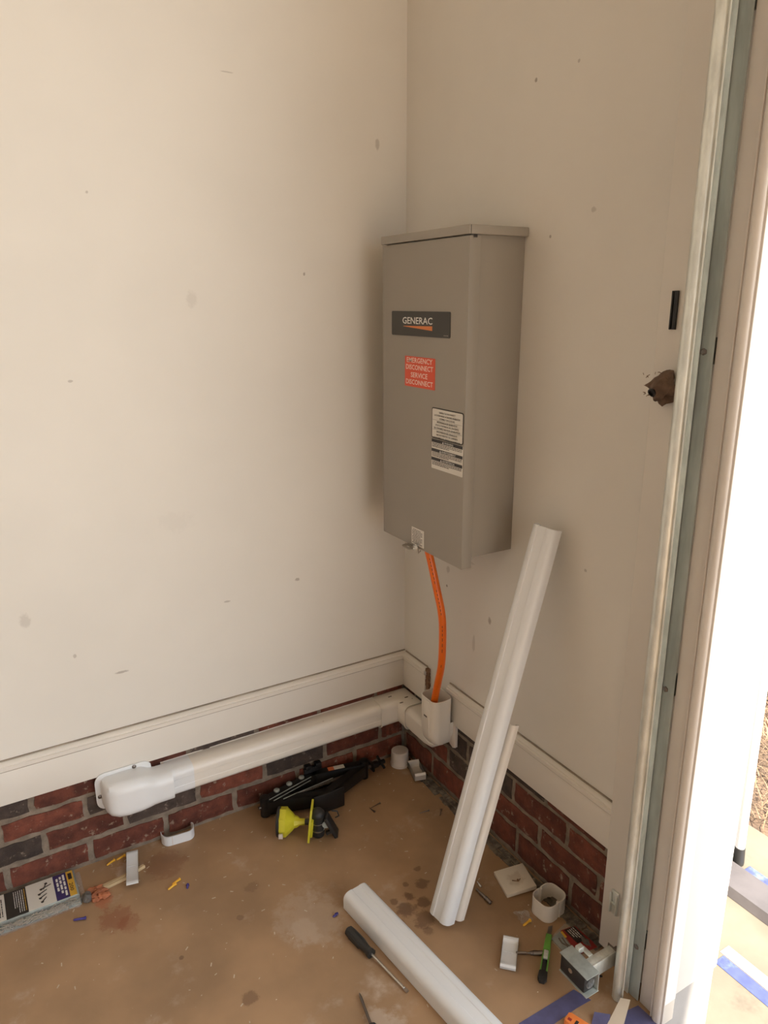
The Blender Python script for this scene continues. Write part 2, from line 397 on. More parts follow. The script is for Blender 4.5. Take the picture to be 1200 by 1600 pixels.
obj('brick_courses', sb, M['brick'], wl, smooth=False, kind='stuff')
# other walls, ceiling, header
struct('wall_back', MB().box((X0-.12, Y0, 0), (X0, .12, ZC)), M['wall_l'], smooth=False)
struct('wall_near', MB().box((X0-.12, Y0-.12, 0), (-2.1, Y0, ZC)).box((-.04, Y0-.12, 0), (.10, Y0, ZC)).box((-2.1, Y0-.12, 2.6), (-.04, Y0, ZC)), M['wall_l'], smooth=False)  # unseen bay opening, added and sized to let fill light in
struct('ground_yard', MB().box((X0-6, -22, -.3), (.104, Y0-.12, -.02)), M['concrete'], smooth=False)
struct('wall_door_side', MB().box((0, Y0, 0), (.10, Y0+.5, ZC)).box((0, Y0+.5, ZH), (.10, YO+.02, ZC)), M['wall_r'], smooth=False)
struct('ceiling', MB().box((X0-.12, Y0-.12, ZC), (.35, .12, ZC+.1)), M['ceiling'], smooth=False)

# water-table trim boards with a cap moulding
def trim_board(name, frames_axis, a0, a1, end_break=False):
    t = thing if False else None
    b = MB()
    if frames_axis == 'x': b.box((a0, -.012, HB), (a1, -.0002, HT-.022), .001)
    else: b.box((-.012, a0, HB), (-.0002, a1, HT-.022), .001)
    o = struct(name, b, M['trim'])
    prof = [(0.0002, HT-.0235), (.0135, HT-.0235), (.0165, HT-.021), (.0165, HT-.012), (.0125, HT-.010), (.0125, HT-.007), (.008, HT-.002), (.0002, HT)]
    c = MB()
    if frames_axis == 'x': c.sweep(prof, [((a0, 0, 0), (0, -1, 0), (0, 0, 1)), ((a1, 0, 0), (0, -1, 0), (0, 0, 1))])
    else: c.sweep(prof, [((0, a0, 0), (-1, 0, 0), (0, 0, 1)), ((0, a1, 0), (-1, 0, 0), (0, 0, 1))])
    obj('cap_moulding', c, M['trim'], o)
    g = MB()  # thin dark strips: dirt plus the cap's shadow lines, put in as colour
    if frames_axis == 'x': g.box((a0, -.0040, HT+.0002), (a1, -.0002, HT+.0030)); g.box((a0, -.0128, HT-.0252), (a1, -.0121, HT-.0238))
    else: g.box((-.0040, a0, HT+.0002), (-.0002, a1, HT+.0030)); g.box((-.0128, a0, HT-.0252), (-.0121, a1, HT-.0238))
    obj('dirt_shadow_seam', g, M['seam'], o, label='dark lines of dirt and painted shadow above and below the cap', kind='stuff')
    return o
trim_board('trim_1', 'x', X0, -.0002)
t2 = trim_board('trim_2', 'y', -.138, -.013)
t3 = trim_board('trim_3', 'y', -.897, -.256)
bk = MB()
for i in range(7): bk.box((-.008-R.uniform(0, .004), -.150-R.uniform(0, .004), .30+i*.0125), (-.0004, -.139, .311+i*.0125), .001, 1)
obj('torn_edge', bk, M['wood_brown'], t2, label='splintered brown edge of the cut board')
# flat corner board beside the track
struct('trim_4', MB().box((-.020, YO+.022, .012), (-.0002, -.898, ZC-.005), .0015), M['trim'])
# door frame: inner casing, bead, reveal, plinth
fr = struct('door_1', MB().box((-.0496, -1.080, .0), (-.0204, -1.046, ZH), .0012), M['jamb'])
cb = MB().box((-.055, YO, 0), (-.0204, -1.0806, ZH), .001)
obj('casing', cb, M['jamb'], fr)
bd = MB().sweep([(0, 0)]+[(.006*math.cos(a*PI/10), .010*math.sin(a*PI/10)) for a in range(-5, 6)], [((-.0552, -1.0955, 0), (-1, 0, 0), (0, 1, 0)), ((-.0552, -1.0955, ZH), (-1, 0, 0), (0, 1, 0))])
obj('bead', bd, M['jamb'], fr)
ln = MB().sweep([(0, 0), (.0028, .0008), (.0028, .0022), (0, .003)], [((-.0552, -1.0836, 0), (-1, 0, 0), (0, 1, 0)), ((-.0552, -1.0836, ZH), (-1, 0, 0), (0, 1, 0))])
obj('bead', ln, M['jamb'], fr)
gs = MB().box((-.0520, -1.0822, .05), (-.0512, -1.0795, .95));  # black strip drawn along the dark groove between the casing boards
obj('dark_gap', gs, M['black'], fr, label='black strip along the gap between the casing boards')
rv = MB().box((-.0202, YO, .066), (.114, YO+.019, ZH), .001); rv.box((-.0535, YO-.0002, .055), (-.0204, YO+.0005, ZH))
obj('reveal_board', rv, M['reveal'], fr, label='bright white board facing the opening')
obj('plinth', MB().box((-.0535, YO+.0025, -.3), (.108, YO+.019, .0645)), M['plinth'], fr, smooth=False, label='grey plinth under the white board')
# head casing and far jamb of the opening
struct('trim_5', MB().box((-.05, Y0+.5, ZH+.0), (.114, YO+.02, ZH+.02)), M['jamb'])

# ================================================================== OUTDOORS
ZG = -.10
og = struct('ground', MB().box((.80, -22, ZG-.2), (14, -1.6, ZG)).box((.1125, -22, ZG-.2), (.80, Y0+.5, ZG)), M['concrete'], smooth=False)
struct('ground_walk', MB().box((.1125, YO+.019, ZG-.2), (.80, 9, ZG)).box((-.05, Y0+.5, ZG-.2), (.80, YO+.019, ZG)), M['pavement'], smooth=False)
struct('ground_bed', MB().box((.80, -1.6, ZG-.2), (14, 9, ZG-.012)), M['soil'], smooth=False)
obj('exterior_cladding', MB().box((.1002, YO+.0195, -.2), (.112, 6, ZC)), M['trim'], wr, smooth=False)
b = MB().box((.27, -4.2, ZG+.0004), (.306, -1.014, ZG+.0012))
obj('masking_tape', b, M['tape_out'], loc=(.29, -1.3, ZG), label='long blue tape strip stuck on the sunlit concrete outside', category='tape')
b = MB().box((.309, -4.2, ZG+.0004), (.343, -1.002, ZG+.0010))
obj('paint_stripe', b, M['paint_white'], loc=(.32, -1.3, ZG), label='rough white band beside the blue tape outside', category='stripe')
t = thing('threshold_strip', 'dark grey rubber strip lying outside along the opening', 'strip', (.54, -1.0, ZG))
obj('strip', MB().prism([(.486, ZG+.001), (.500, ZG+.022), (.590, ZG+.024), (.600, ZG+.001)], -9.0, .2, 0, Matrix(((1, 0, 0, 0), (0, 0, 1, -.9+.1), (0, 1, 0, 0), (0, 0, 0, 1)))), M['rubber'], t, smooth=False)
obj('edge_highlight', MB().box((.484, -4, ZG+.001), (.4875, -1.035, ZG+.006)), M['paint_white'], t)  # white sliver stands in for the highlight along the raised edge
b = MB().box((.604, -4.2, ZG+.0004), (.64, -.862, ZG+.0014))
obj('masking_tape', b, M['tape_out'], loc=(.62, -1.2, ZG), label='blue tape strip beyond the dark rubber strip', category='tape')
t = thing('pole', 'white pole with black foot standing outside behind the white jamb', 'pole', (.622, -.834, ZG))
obj('shaft', MB().tube([(.622, -.834, ZG+.055), (.625, -.826, .5), (.63, -.815, 1.9)], .0135, 16), M['pvc_white'], t)
obj('foot', MB().lathe([(.017, 0.001), (.0175, .01), (.015, .056), (.0125, .058)], 18, Matrix.Translation((.622, -.834, ZG))), M['black'], t, label='black rubber foot')
# straw, shrubs
sb = MB(); q = random.Random(11)
for i in range(15000):
    x = .80+abs(q.gauss(0, .9)); y = q.uniform(-1.9, 1.6); z = ZG-.01+q.uniform(0, .05)
    if y < -1.58: continue
    a = q.uniform(0, 2*PI); l = q.uniform(.03, .12); w2 = q.uniform(.0008, .0018); tz = q.uniform(-.01, .05)
    d = Vector((math.cos(a), math.sin(a), 0)); n_ = Vector((-d.y, d.x, 0))*w2
    p = Vector((x, y, z)); e = p+d*l+Vector((0, 0, tz))
    if min(p.x, e.x) < .79 or any(math.hypot(p.x-a_, p.y-b_) < c_ for a_, b_, c_ in ((1.95, -.50, .2), (2.75, .25, .3), (2.9, -1.05, .3))): continue
    md = (p+e)/2+Vector((0, 0, .006)); 
    v = [sb.bm.verts.new(k) for k in (p-n_, p+n_, md-n_, md+n_, e)]
    sb.bm.faces.new((v[0], v[1], v[3], v[2])); sb.bm.faces.new((v[2], v[3], v[4]))
obj('pine_straw', sb.mesh('pine_straw', (1.2, -.4, ZG), False, False), M['straw'], loc=(1.2, -.4, ZG), label='dry brown pine straw covering the bed outside', category='straw', kind='stuff')
def shrub(cx, cy, r, h, seed, label):
    q = random.Random(seed); t = thing('shrub', label, 'shrub', (cx, cy, ZG-.01), 'dark shrubs beyond the straw bed')
    st = MB(); tips = []; 
    for i in range(16):
        a = q.uniform(0, 2*PI); rr = q.uniform(.1, r); e = Vector((cx+rr*math.cos(a), cy+rr*math.sin(a), ZG+h*q.uniform(.5, 1)))
        b0 = Vector((cx+q.uniform(-.04, .04), cy+q.uniform(-.04, .04), ZG-.01)); mid = (b0+e)/2+Vector((q.uniform(-.05, .05), q.uniform(-.05, .05), .05))
        st.tube([b0, mid, e], [.009, .006, .002], 5); tips += [(mid, e)]
    obj('stems', st, M['stem'], t)
    lf = MB()
    for i in range(2600):
        a = q.uniform(0, 2*PI); rr = r*math.sqrt(q.random()); zz = ZG+.02+q.random()*h*(1-.5*(rr/r)**2)
        c = Vector((cx+rr*math.cos(a), cy+rr*math.sin(a), zz)); d = Vector((q.gauss(0, 1), q.gauss(0, 1), q.gauss(0, .6))).normalized()
        n_ = d.cross(Vector((q.gauss(0, 1), q.gauss(0, 1), q.gauss(0, 1)))).normalized(); l = q.uniform(.018, .04)
        v = [lf.bm.verts.new(k) for k in (c, c+d*l*.5+n_*l*.28, c+d*l, c+d*l*.5-n_*l*.28)]
        lf.bm.faces.new(v)
    obj('leaves', lf.mesh('leaves', (cx, cy, ZG-.01), False, False), M['leaf'], t, kind='stuff')
shrub(1.95, -.50, .40, .7, 1, 'dark green leafy shrub nearest the opening, just beyond the straw')
shrub(2.75, .25, .50, .9, 2, 'dark green leafy shrub farther back, behind the nearest shrub')
shrub(2.9, -1.05, .48, .8, 3, 'dark green leafy shrub at the right, farther from the wall')

# ================================================================== CABINET
BX, BY0, BY1, BZ0, BZ1 = -.1606, -.142, -.507, .855, 1.632
cab = thing('transfer_switch_cabinet', 'tall grey metal electrical cabinet mounted in the corner on the right wall', 'cabinet', (0, (BY0+BY1)/2, BZ0))
b = MB()
b.box((-.150, BY1+.008, BZ0+.022), (-.0005, BY0-.004, BZ1-.004), .0015)
obj('body', b, M['cab'], cab)
# front cover: tray with returns on the sides
b = MB(); b.box((BX, BY1, BZ0), (BX+.0025, BY0, BZ1-.022), .0008)
b.box((BX+.0022, BY1, BZ0), (BX+.030, BY1+.0035, BZ1-.022), .0008)
b.box((BX+.0022, BY0-.0035, BZ0), (BX+.030, BY0, BZ1-.022), .0008)
b.box((BX+.0022, BY1+.003, BZ0), (BX+.012, BY0-.003, BZ0+.002))
obj('front_cover', b, M['cab'], cab)
b = MB(); b.box((BX-.003, BY1-.003, BZ1-.019), (-.0005, BY0+.003, BZ1), .0012)
cap = obj('top_cap', b, M['cab_cap'], cab)
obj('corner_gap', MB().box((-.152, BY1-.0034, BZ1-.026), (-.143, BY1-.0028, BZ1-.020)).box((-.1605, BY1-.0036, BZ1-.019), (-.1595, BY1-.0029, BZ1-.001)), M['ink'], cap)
obj('bottom_knockouts', MB().lathe([(.022, 0), (.022, .003), (.020, .004)], 20, Matrix.Translation((-.07, -.27, BZ0+.0175))), M['cab_cap'], cab)
TC = Matrix(((0, 0, -1, BX-.0006), (-1, 0, 0, 0), (0, 1, 0, 0), (0, 0, 0, 1)))      # local x = -y, y = z
def lab(pts_y0, pts_y1, z0, z1, m_, name, r=.003, th=.0006, label=None):
    b = MB(); w_ = abs(pts_y1-pts_y0); h_ = z1-z0
    b.prism(rrect(w_, h_, r, 4, -(pts_y0+pts_y1)/2, (z0+z1)/2), -.0003, th, 0, TC)
    kw = {'label': label} if label else {}
    return obj(name, b, m_, cab, **kw)
def T2(d): return TC @ Matrix.Translation((0, 0, d))
# nameplate
npl = lab(-.190, -.444, 1.394, 1.4525, M['plate_black'], 'nameplate', .004, .0012, 'black nameplate reading GENERAC')
b = MB(); text_mb(b, 'GENERAC', T2(.0015), .242, .373, 1.4225, 1.4385); obj('lettering', b, M['white_print'], npl, label='white GENERAC letters', smooth=False)
b = MB(); b.quad(*[T2(.0015) @ Vector(v) for v in ((.246, 1.4163, 0), (.373, 1.4085, 0), (.373, 1.4190, 0), (.246, 1.4172, 0))]); obj('wedge_emblem', b, M['orange_print'], npl, label='orange wedge under the letters')
b = MB(); words(b, T2(.0015), .42, .438, 1.3985, .0016, 4); obj('fine_print', b, M['cab'], npl)
# red label
rl = lab(-.253, -.385, 1.271, 1.345, M['red_label'], 'red_label', .001, .0008, 'orange-red EMERGENCY DISCONNECT SERVICE DISCONNECT label')
b = MB()
for s_, x0, x1, z in (('EMERGENCY', .262, .375, 1.3300), ('DISCONNECT', .259, .378, 1.3130), ('SERVICE', .281, .355, 1.2945), ('DISCONNECT', .259, .378, 1.2770)):
    text_mb(b, s_, T2(.0011), x0, x1, z, z+.0122)
obj('lettering', b, M['pink_print'], rl, smooth=False)
# big information label
il = lab(-.375, -.503, 1.157, 1.231, M['ink'], 'information_label', .006, .0006, 'white three-language label with black border')
b = MB(); b.prism(rrect(.1225, .0690, .004, 4, .439, 1.194), 0, .0009, 0, TC); obj('label_face', b, M['label_white'], il)
b = MB(); rows = ['GENERATOR DISCONNECT', 'LOCATED INSIDE OF ENGINE GENERATOR', 'ASSEMBLY ENCLOSURE', "SECTIONNEUR DE GENERATEUR", "SITUE A L'INTERIEUR DE L'ENCEINTE", "DE L'ENSEMBLE MOTEUR-GENERATEUR", 'DESCONEXION DEL GENERADOR', 'UBICADO DENTRO DEL GABINETE', 'DE ENSAMBLE DEL GENERADOR DE MOTOR']
wd = [.066, .104, .062, .082, .094, .106, .084, .086, .108]
for i, s_ in enumerate(rows):
    z = 1.2185-i*.00735-(i//3)*.0012
    text_mb(b, s_, T2(.0012), .439-wd[i]/2, .439+wd[i]/2, z, z+.0044)
for z in (1.2020, 1.1788):
    b.quad(*[T2(.0012) @ Vector(v) for v in ((.379, z-.0004, 0), (.499, z-.0004, 0), (.499, z, 0), (.379, z, 0))])
obj('lettering', b, M['ink'], il, smooth=False)
# warning strips
wlb = lab(-.377, -.503, 1.082, 1.1545, M['label_white'], 'warning_label', .0005, .0007, 'white warning label with three black bands')
b = MB(); t_ = MB()
for k, (s_, z) in enumerate((('WARNING', 1.1475), ('AVERTISSEMENT', 1.1245), ('ADVERTENCIA', 1.1030))):
    b.quad(*[T2(.0010) @ Vector(v) for v in ((.377, z-.0005, 0), (.503, z-.0005, 0), (.503, z+.0072, 0), (.377, z+.0072, 0))])
    wx = (.036, .058, .050)[k]
    text_mb(t_, s_, T2(.0013), .448-wx/2, .448+wx/2, z+.0010, z+.0056)
    t_.quad(*[T2(.0013) @ Vector(v) for v in ((.440-wx/2, z+.0008, 0), (.446-wx/2, z+.0008, 0), (.443-wx/2, z+.0062, 0), (.443-wx/2, z+.0062, 0))][:3])
    for j in range(3): words(b, T2(.0010), .380, .500, z-.0040-j*.0036, .0017, k*9+j, .0 if j < 2 else .05)
obj('bands', b, M['ink'], wlb, smooth=False); obj('lettering', t_, M['white_print'], wlb, smooth=False)
# small white label over the latch
sl = lab(-.289, -.346, .862, .908, M['label_white'], 'small_label', .0005, .0007, 'small white label above the latch')
b = MB()
for j in range(10): words(b, T2(.0010), .293+(.004 if j in (0, 4, 8) else 0), .342, .9020-j*.0040, .0016, 60+j, .01 if j in (0, 4, 8) else .002)
obj('fine_print', b, M['ink'], sl, smooth=False)
# latch tab with seal
b = MB(); prof = rrect(.050, .034, .012, 5); b.prism(prof, -.0012, .0012, 0, Matrix.Translation((BX-.004, -.290, BZ0-.003)) @ Matrix.Rotation(PI/2, 4, 'Z'))
lt = obj('latch_tab', b, M['cab_cap'], cab)
obj('keyhole', MB().box((BX-.014, -.294, BZ0-.0016), (BX-.010, -.284, BZ0-.0012)), M['white_print'], lt)
b = MB(); b.lump((BX-.008, -.318, BZ0+.004), (.006, .012, .007), 4, .5); b.tube([(BX-.008, -.328, BZ0+.002), (BX-.01, -.335, BZ0-.006), (BX-.008, -.342, BZ0+.001)], .002, 6)
obj('wire_seal', b, M['steel'], cab, label='shiny crumpled wire seal')

# orange cable
path = []
pts = [(-.105, -.262, .875), (-.100, -.272, .835), (-.095, -.285, .79), (-.09, -.305, .723), (-.085, -.322, .66), (-.082, -.326, .60), (-.078, -.318, .50), (-.070, -.290, .42), (-.064, -.268, .36), (-.06, -.252, .31), (-.055, -.245, .255)]
for i in range(len(pts)-1):
    p0, p1, p2, p3 = [Vector(pts[min(max(i+k, 0), len(pts)-1)]) for k in (-1, 0, 1, 2)]
    for j in range(6):
        t_ = j/6; path.append(.5*((2*p1)+(p2-p0)*t_+(2*p0-5*p1+4*p2-p3)*t_*t_+(3*p1-p0-3*p2+p3)*t_**3))
path.append(Vector(pts[-1]))
cbl = obj('cable', MB().tube(path, .0105, 20), M['cable'], loc=(-.06, -.27, .36), label='orange cable hanging from the grey cabinet into the white elbow', category='cable')
b = MB(); q = random.Random(2)
tv = Vector((-.25, -.97, 0)).normalized()
for i in range(6, 50):
    p, e = path[i], path[i]+(path[i+1]-path[i])*.6
    if q.random() < .3: continue
    for sgn in (0,):
        o_ = tv*.0098+Vector((-.0035, .0008, 0)); up = Vector((-.0014, .0006, 0))
        b.quad(p+o_*1.02, e+o_*1.02, e+(o_+up)*1.01, p+(o_+up)*1.01)
obj('printed_marking', b, M['ink'], cbl, kind='stuff')

# ================================================================== LINE-SET DUCT
def dprof(w_, h_, r=.018, t=.0022, groove=True):
    """open-backed D section: u across, v away from the wall"""
    def half(w2, h2, r2):
        o = [(-w2/2, 0), (-w2/2, h2-r2)]
        o += [(-w2/2+r2-r2*math.cos(a*PI/12), h2-r2+r2*math.sin(a*PI/12)) for a in range(1, 7)]
        if groove:
            o += [(-.012, h2), (-.0105, h2-.0012), (.0105, h2-.0012), (.012, h2)]
        o += [(w2/2-r2+r2*math.sin(a*PI/12), h2-r2+r2*math.cos(a*PI/12)) for a in range(0, 6)]
        o += [(w2/2, h2-r2), (w2/2, 0)]
        return o
    a = half(w_, h_, r); b_ = half(w_-2*t, h_-t, r-t)
    return a+b_[::-1]
DZ = .2085; DW = .078; DH = .060
du = thing('pipe_duct', 'long ivory plastic duct running along the brick under the left trim', 'duct', (-.46, -.03, DZ))
def along_x(pr, x0, x1, z=DZ): return [((x0, -.0015, z), (0, 0, 1), (0, -1, 0)), ((x1, -.0015, z), (0, 0, 1), (0, -1, 0))]
def along_y(pr, y0, y1, z=DZ): return [((-.0015, y0, z), (0, 0, 1), (-1, 0, 0)), ((-.0015, y1, z), (0, 0, 1), (-1, 0, 0))]
obj('cover', MB().sweep(dprof(DW, DH), along_x(0, -.800, -.116)), M['pvc'], du)
obj('base', MB().box((-.800, -.0012, DZ-.045), (-.12, -.0002, DZ+.041)), M['pvc'], du)
obj('seam_collar', MB().sweep(dprof(DW+.0012, DH+.0006, .018, .0014), along_x(0, -.792, -.7245)), M['pvc_white'], du)
# wall cap at the left end
ec = thing('duct_end_cap', 'bulging white plastic end cap screwed over the left end of the duct', 'duct cap', (-.87, -.03, .22))
fr_ = []
for x, w_, h_, zc in ((-.9620, .010, .004, .222), (-.9615, .060, .030, .222), (-.9570, .082, .050, .221), (-.948, .094, .062, .220), (-.930, .101, .069, .2175), (-.905, .103, .072, .217), (-.875, .102, .072, .2165), (-.855, .098, .071, .216), (-.838, .089, .067, .212), (-.822, .0845, .0655, .2095), (-.785, .084, .0650, .2090)):
    fr_.append((x, w_, h_, zc))
b = MB(); rings = []
def dring(w_, h_, n=20):
    r = min(.026, h_*.8, w_*.45); o = [(-w_/2, 0), (-w_/2, (h_-r)*.5), (-w_/2, h_-r)]
    o += [(-w_/2+r-r*math.cos(a*PI/14), h_-r+r*math.sin(a*PI/14)) for a in range(1, 8)]
    o += [(w_/2-r+r*math.sin(a*PI/14), h_-r+r*math.cos(a*PI/14)) for a in range(0, 8)]
    o += [(w_/2, (h_-r)*.5), (w_/2, 0)]
    return o
for x, w_, h_, zc in fr_:
    rings.append([b.bm.verts.new((x, -.0140-c, zc+a)) for a, c in dring(w_, h_)])
for a, c in zip(rings, rings[1:]):
    for k in range(len(a)-1): b.bm.faces.new((a[k], a[k+1], c[k+1], c[k]))
b.bm.faces.new(rings[0])
obj('shell', b, M['pvc_white'], ec)
fl_ = MB(); P_ = rrect(.150, .108, .026, 6, -.900, .2235)
P_ = [(min(x, -.828), z) for x, z in P_]
fl_.prism([(x, z) for x, z in P_], .0125, .0160, .0008, Matrix(((1, 0, 0, 0), (0, 0, -1, 0), (0, 1, 0, 0), (0, 0, 0, 1))))
flg = obj('flange', fl_, M['pvc_white'], ec)
obj('spacer', MB().box((-.955, -.0125, .178), (-.83, -.0015, .262), .003), M['pvc_dull'], ec)
for sx, sz in ((-.872, .2705), (-.9655, .212)):
    b = MB(); b.lathe([(.0058, 0), (.0056, .0012), (.003, .0030), (.0008, .0032)], 14, Matrix.Translation((sx, -.0160, sz)) @ Matrix.Rotation(PI/2, 4, 'X'))
    obj('screw', b, M['dark_steel'], ec)
# corner elbow
ce = thing('duct_corner_elbow', 'ivory plastic inside-corner elbow joining the two duct runs', 'duct elbow', (-.05, -.05, DZ))
ep = [(a*1.06, c*1.06) for a, c in dprof(DW, DH, .018, .0022, False)]
V0 = -.0015
b = MB(); fr2 = [((-.124, V0, DZ), (0, 0, 1), (0, -1, 0)), ((-.080, V0, DZ), (0, 0, 1), (0, -1, 0))]
# mitred sweep: along the left wall then along the right wall
b.sweep(ep, [((-.124, V0, DZ), (0, 0, 1), (0, -1, 0)), ((-.002, V0, DZ), (0, 0, 1), (-1, -1, 0)), ((V0, -.106, DZ), (0, 0, 1), (-1, 0, 0))])
obj('shell', b, M['pvc'], ce)
b = MB()
obj('lip', MB().sweep([(x*1.03, y*1.03) for x, y in ep], along_x(0, -.1215, -.1265)), M['pvc'], ce)
obj('lip', MB().sweep([(x*1.03, y*1.03) for x, y in ep], along_y(0, -.1035, -.1085)), M['pvc'], ce)
b = MB()
for x, y, z in ((-.074, -.030, .2516), (-.060, -.078, .2500), (-.03, -.06, .2518)):
    obj('clip_slot', MB().box((x-.006, y-.0018, z-.0012), (x+.006, y+.0018, z+.0006), .0005, 1), M['filler'], ce)
# upturned elbow with socket
ue = thing('duct_upturned_elbow', 'ivory plastic elbow turning up and swallowing the orange cable', 'duct elbow', (-.045, -.26, .20))
frs = [((V0, -.100, DZ), (0, 0, 1), (-1, 0, 0)), ((V0, -.205, DZ-.001), (0, 0, 1), (-1, 0, 0)), ((V0, -.232, DZ+.004), Vector((0, .28, .96)), (-1, 0, 0)),
       ((V0, -.249, DZ+.020), Vector((0, .68, .73)), (-1, 0, 0)), ((V0, -.2545, DZ+.044), Vector((0, .97, .22)), (-1, 0, 0)), ((V0, -.2545, DZ+.07), (0, 1, 0), (-1, 0, 0))]
obj('bend', MB().sweep(dprof(DW-.004, DH+.002, .018, .0022, False), frs), M['pvc'], ue)
obj('moulded_lip', MB().tube([(-.060, -.196, .252), (-.0655, -.206, .238), (-.0705, -.218, .222), (-.0720, -.232, .210), (-.0700, -.250, .204), (-.060, -.272, .2045), (-.045, -.286, .212)], .0022, 8), M['pvc'], ue)
# socket: hollow rounded sleeve, closed and rounded at its foot
b = MB(); cx_, cy_ = -.0500, -.2560
def ring(w_, h_, r, z, dx=0, n=5): return [(cx_+dx+x, cy_+y, z) for x, y in rrect(w_, h_, r, n)]
def rings_to(b, rs, c0=False, c1=False):
    vv = [[b.bm.verts.new(p) for p in r_0] for r_0 in rs]; n = len(vv[0])
    for a, c in zip(vv, vv[1:]):
        for k in range(n): b.bm.faces.new((a[k], a[(k+1) % n], c[(k+1) % n], c[k]))
    if c0: b.bm.faces.new(vv[0][::-1])
    if c1: b.bm.faces.new(vv[-1])
rs = [ring(.030, .040, .012, .210, .008), ring(.050, .060, .016, .213, .004), ring(.062, .074, .020, .223, .001), ring(.067, .079, .021, .240), ring(.068, .080, .021, .27), ring(.070, .082, .021, .3605), ring(.065, .077, .019, .3608), ring(.063, .075, .018, .30), ring(.060, .073, .018, .272)]
rings_to(b, rs, True, True); so = obj('socket', b, M['pvc'], ue)
b = MB(); b.box((cx_-.0365, cy_-.014, .242), (cx_-.0325, cy_+.014, .352), .0012); obj('guide_rib', b, M['pvc'], so)
b = MB(); b.box((cx_-.0372, cy_-.006, .300), (cx_-.0364, cy_+.010, .3055), .0003, 1); obj('moulded_mark', b, M['filler'], so)
obj('duct_offcut', MB().prism([(-.256, .268), (-.302, .268), (-.302, .196), (-.290, .190), (-.256, .206)], .0022, .012, .0006, Matrix(((0, 0, -1, 0), (1, 0, 0, 0), (0, 1, 0, 0), (0, 0, 0, 1)))),
    M['pvc_dull'], loc=(-.008, -.28, .23), label='flat white backing offcut on the brick right of the upturned elbow', category='offcut')

# ================================================================== LOOSE DUCT COVERS
def duct_piece(name, label, A, B, W, N, w_=.066, h_=.045, mtl='pvc_white', t=.002, r=.018, ends=False):
    A, B, W, N = Vector(A), Vector(B), Vector(W).normalized(), Vector(N).normalized()
    ax = (B-A).normalized(); W = (W-ax*W.dot(ax)).normalized(); N2 = ax.cross(W).normalized()
    if N2.dot(N) < 0: N2 = -N2
    pr = dprof(w_, h_, r, t)
    t_ = thing(name, label, 'duct cover', tuple(A), 'loose duct covers')
    n = 10
    obj('cover', MB().sweep(pr, [(A+(B-A)*k/n, W, N2) for k in range(n+1)]), M[mtl], t_)
    rb = MB()
    for s_ in (-1, 1):
        rb.sweep([(s_*(w_/2-t-.006), .0005), (s_*(w_/2-t-.0002), .0005), (s_*(w_/2-t-.0002), .003), (s_*(w_/2-t-.006), .003)], [(A+(B-A)*.002, W, N2), (A+(B-A)*.998, W, N2)])
    obj('snap_rib', rb, M[mtl], t_)
    return t_
# leaning: foot on the floor, head against the right wall
duct_piece('duct_cover', 'longer white duct cover leaning in front of the shorter one against the right wall', (-.2880, -.6470, .0155), (-.0290, -.6620, .9820), (.17, -.985, -.02), (-.986, -.169, .25), .066, .031)
duct_piece('duct_cover', 'shorter ivory duct cover leaning behind the longer white one', (-.2570, -.6480, .0100), (-.1160, -.6540, .5120), (.17, -.985, -.02), (-.986, -.169, .25), .062, .022, 'pvc', .002, .014)
duct_piece('duct_cover', 'white duct cover lying on the floor beside the black screwdriver', (-.4495, -.482, .0012), (-.331, -1.50, .0012), (.99, .11, 0), (0, 0, 1), .074, .044)

# ================================================================== SMALL THINGS
# scissor jack
jk = thing('scissor_jack', 'black folded scissor jack lying on its side against the left brick', 'jack', (-.34, -.06, 0))
def uarm(P, Q, w_=.024, z0=.012, z1=.058):
    P, Q = Vector((*P, 0)), Vector((*Q, 0)); L_ = (Q-P).length; F = frame(P, Q-P)
    b = MB(F); b.box((-.008, -w_/2, z0), (L_+.008, w_/2, z0+.003), .001); b.box((-.008, -w_/2, z1-.003), (L_+.008, w_/2, z1), .001); b.box((.0, -w_/2, z0), (L_, -w_/2+.003, z1), .001)
    return b
Lp, Rp, Sp, Bp = (-.525, -.060), (-.185, -.052), (-.345, -.020), (-.350, -.1150)
for i, (a, c) in enumerate(((Lp, Sp), (Sp, Rp), (Lp, Bp), (Bp, Rp))):
    am = obj('arm', uarm(a, c, .026, .010 if i < 2 else .014, .062 if i < 2 else .056), M['black_metal'], jk)
    if i == 1:
        b = MB(frame((*Sp, .0623), (Rp[0]-Sp[0], Rp[1]-Sp[1], 0))); b.box((.045, -.009, 0), (.064, .009, .0005)); obj('warning_sticker', b, M['pink_paper'], am, label='orange end of the sticker')
        b = MB(frame((*Sp, .0623), (Rp[0]-Sp[0], Rp[1]-Sp[1], 0))); b.box((.0642, -.009, 0), (.098, .009, .0005)); obj('sticker', b, M['label_white'], am, label='pale part of the sticker')
    if i == 0:
        for k in range(3):
            b = MB(); u = .25+.25*k; x = a[0]+(c[0]-a[0])*u; y = a[1]+(c[1]-a[1])*u; b.lathe([(.009, .062), (.009, .066), (.005, .069)], 14, Matrix.Translation((x, y+.006, 0))); obj('rivet', b, M['galv_dull'], am)
for P, Q in (((-.515, -.072, .0625), (-.362, -.036, .0625)), ((-.505, -.080, .0600), (-.370, -.048, .0600)), ((-.475, -.083, .057), (-.300, -.060, .050))):
    obj('arm_highlight', MB().tube([P, Q], .0013, 6), M['galv_dull'], jk, label='bright line painted as the highlight on the jack arm edge')  # thin bright tubes stand in for highlights along the arms
for nm, P in (('pivot', Lp), ('pivot', Rp)):
    b = MB(); b.lathe([(.014, .006), (.0145, .068), (.010, .070)], 18, Matrix.Translation((*P, 0))); obj(nm, b, M['black_metal'], jk)
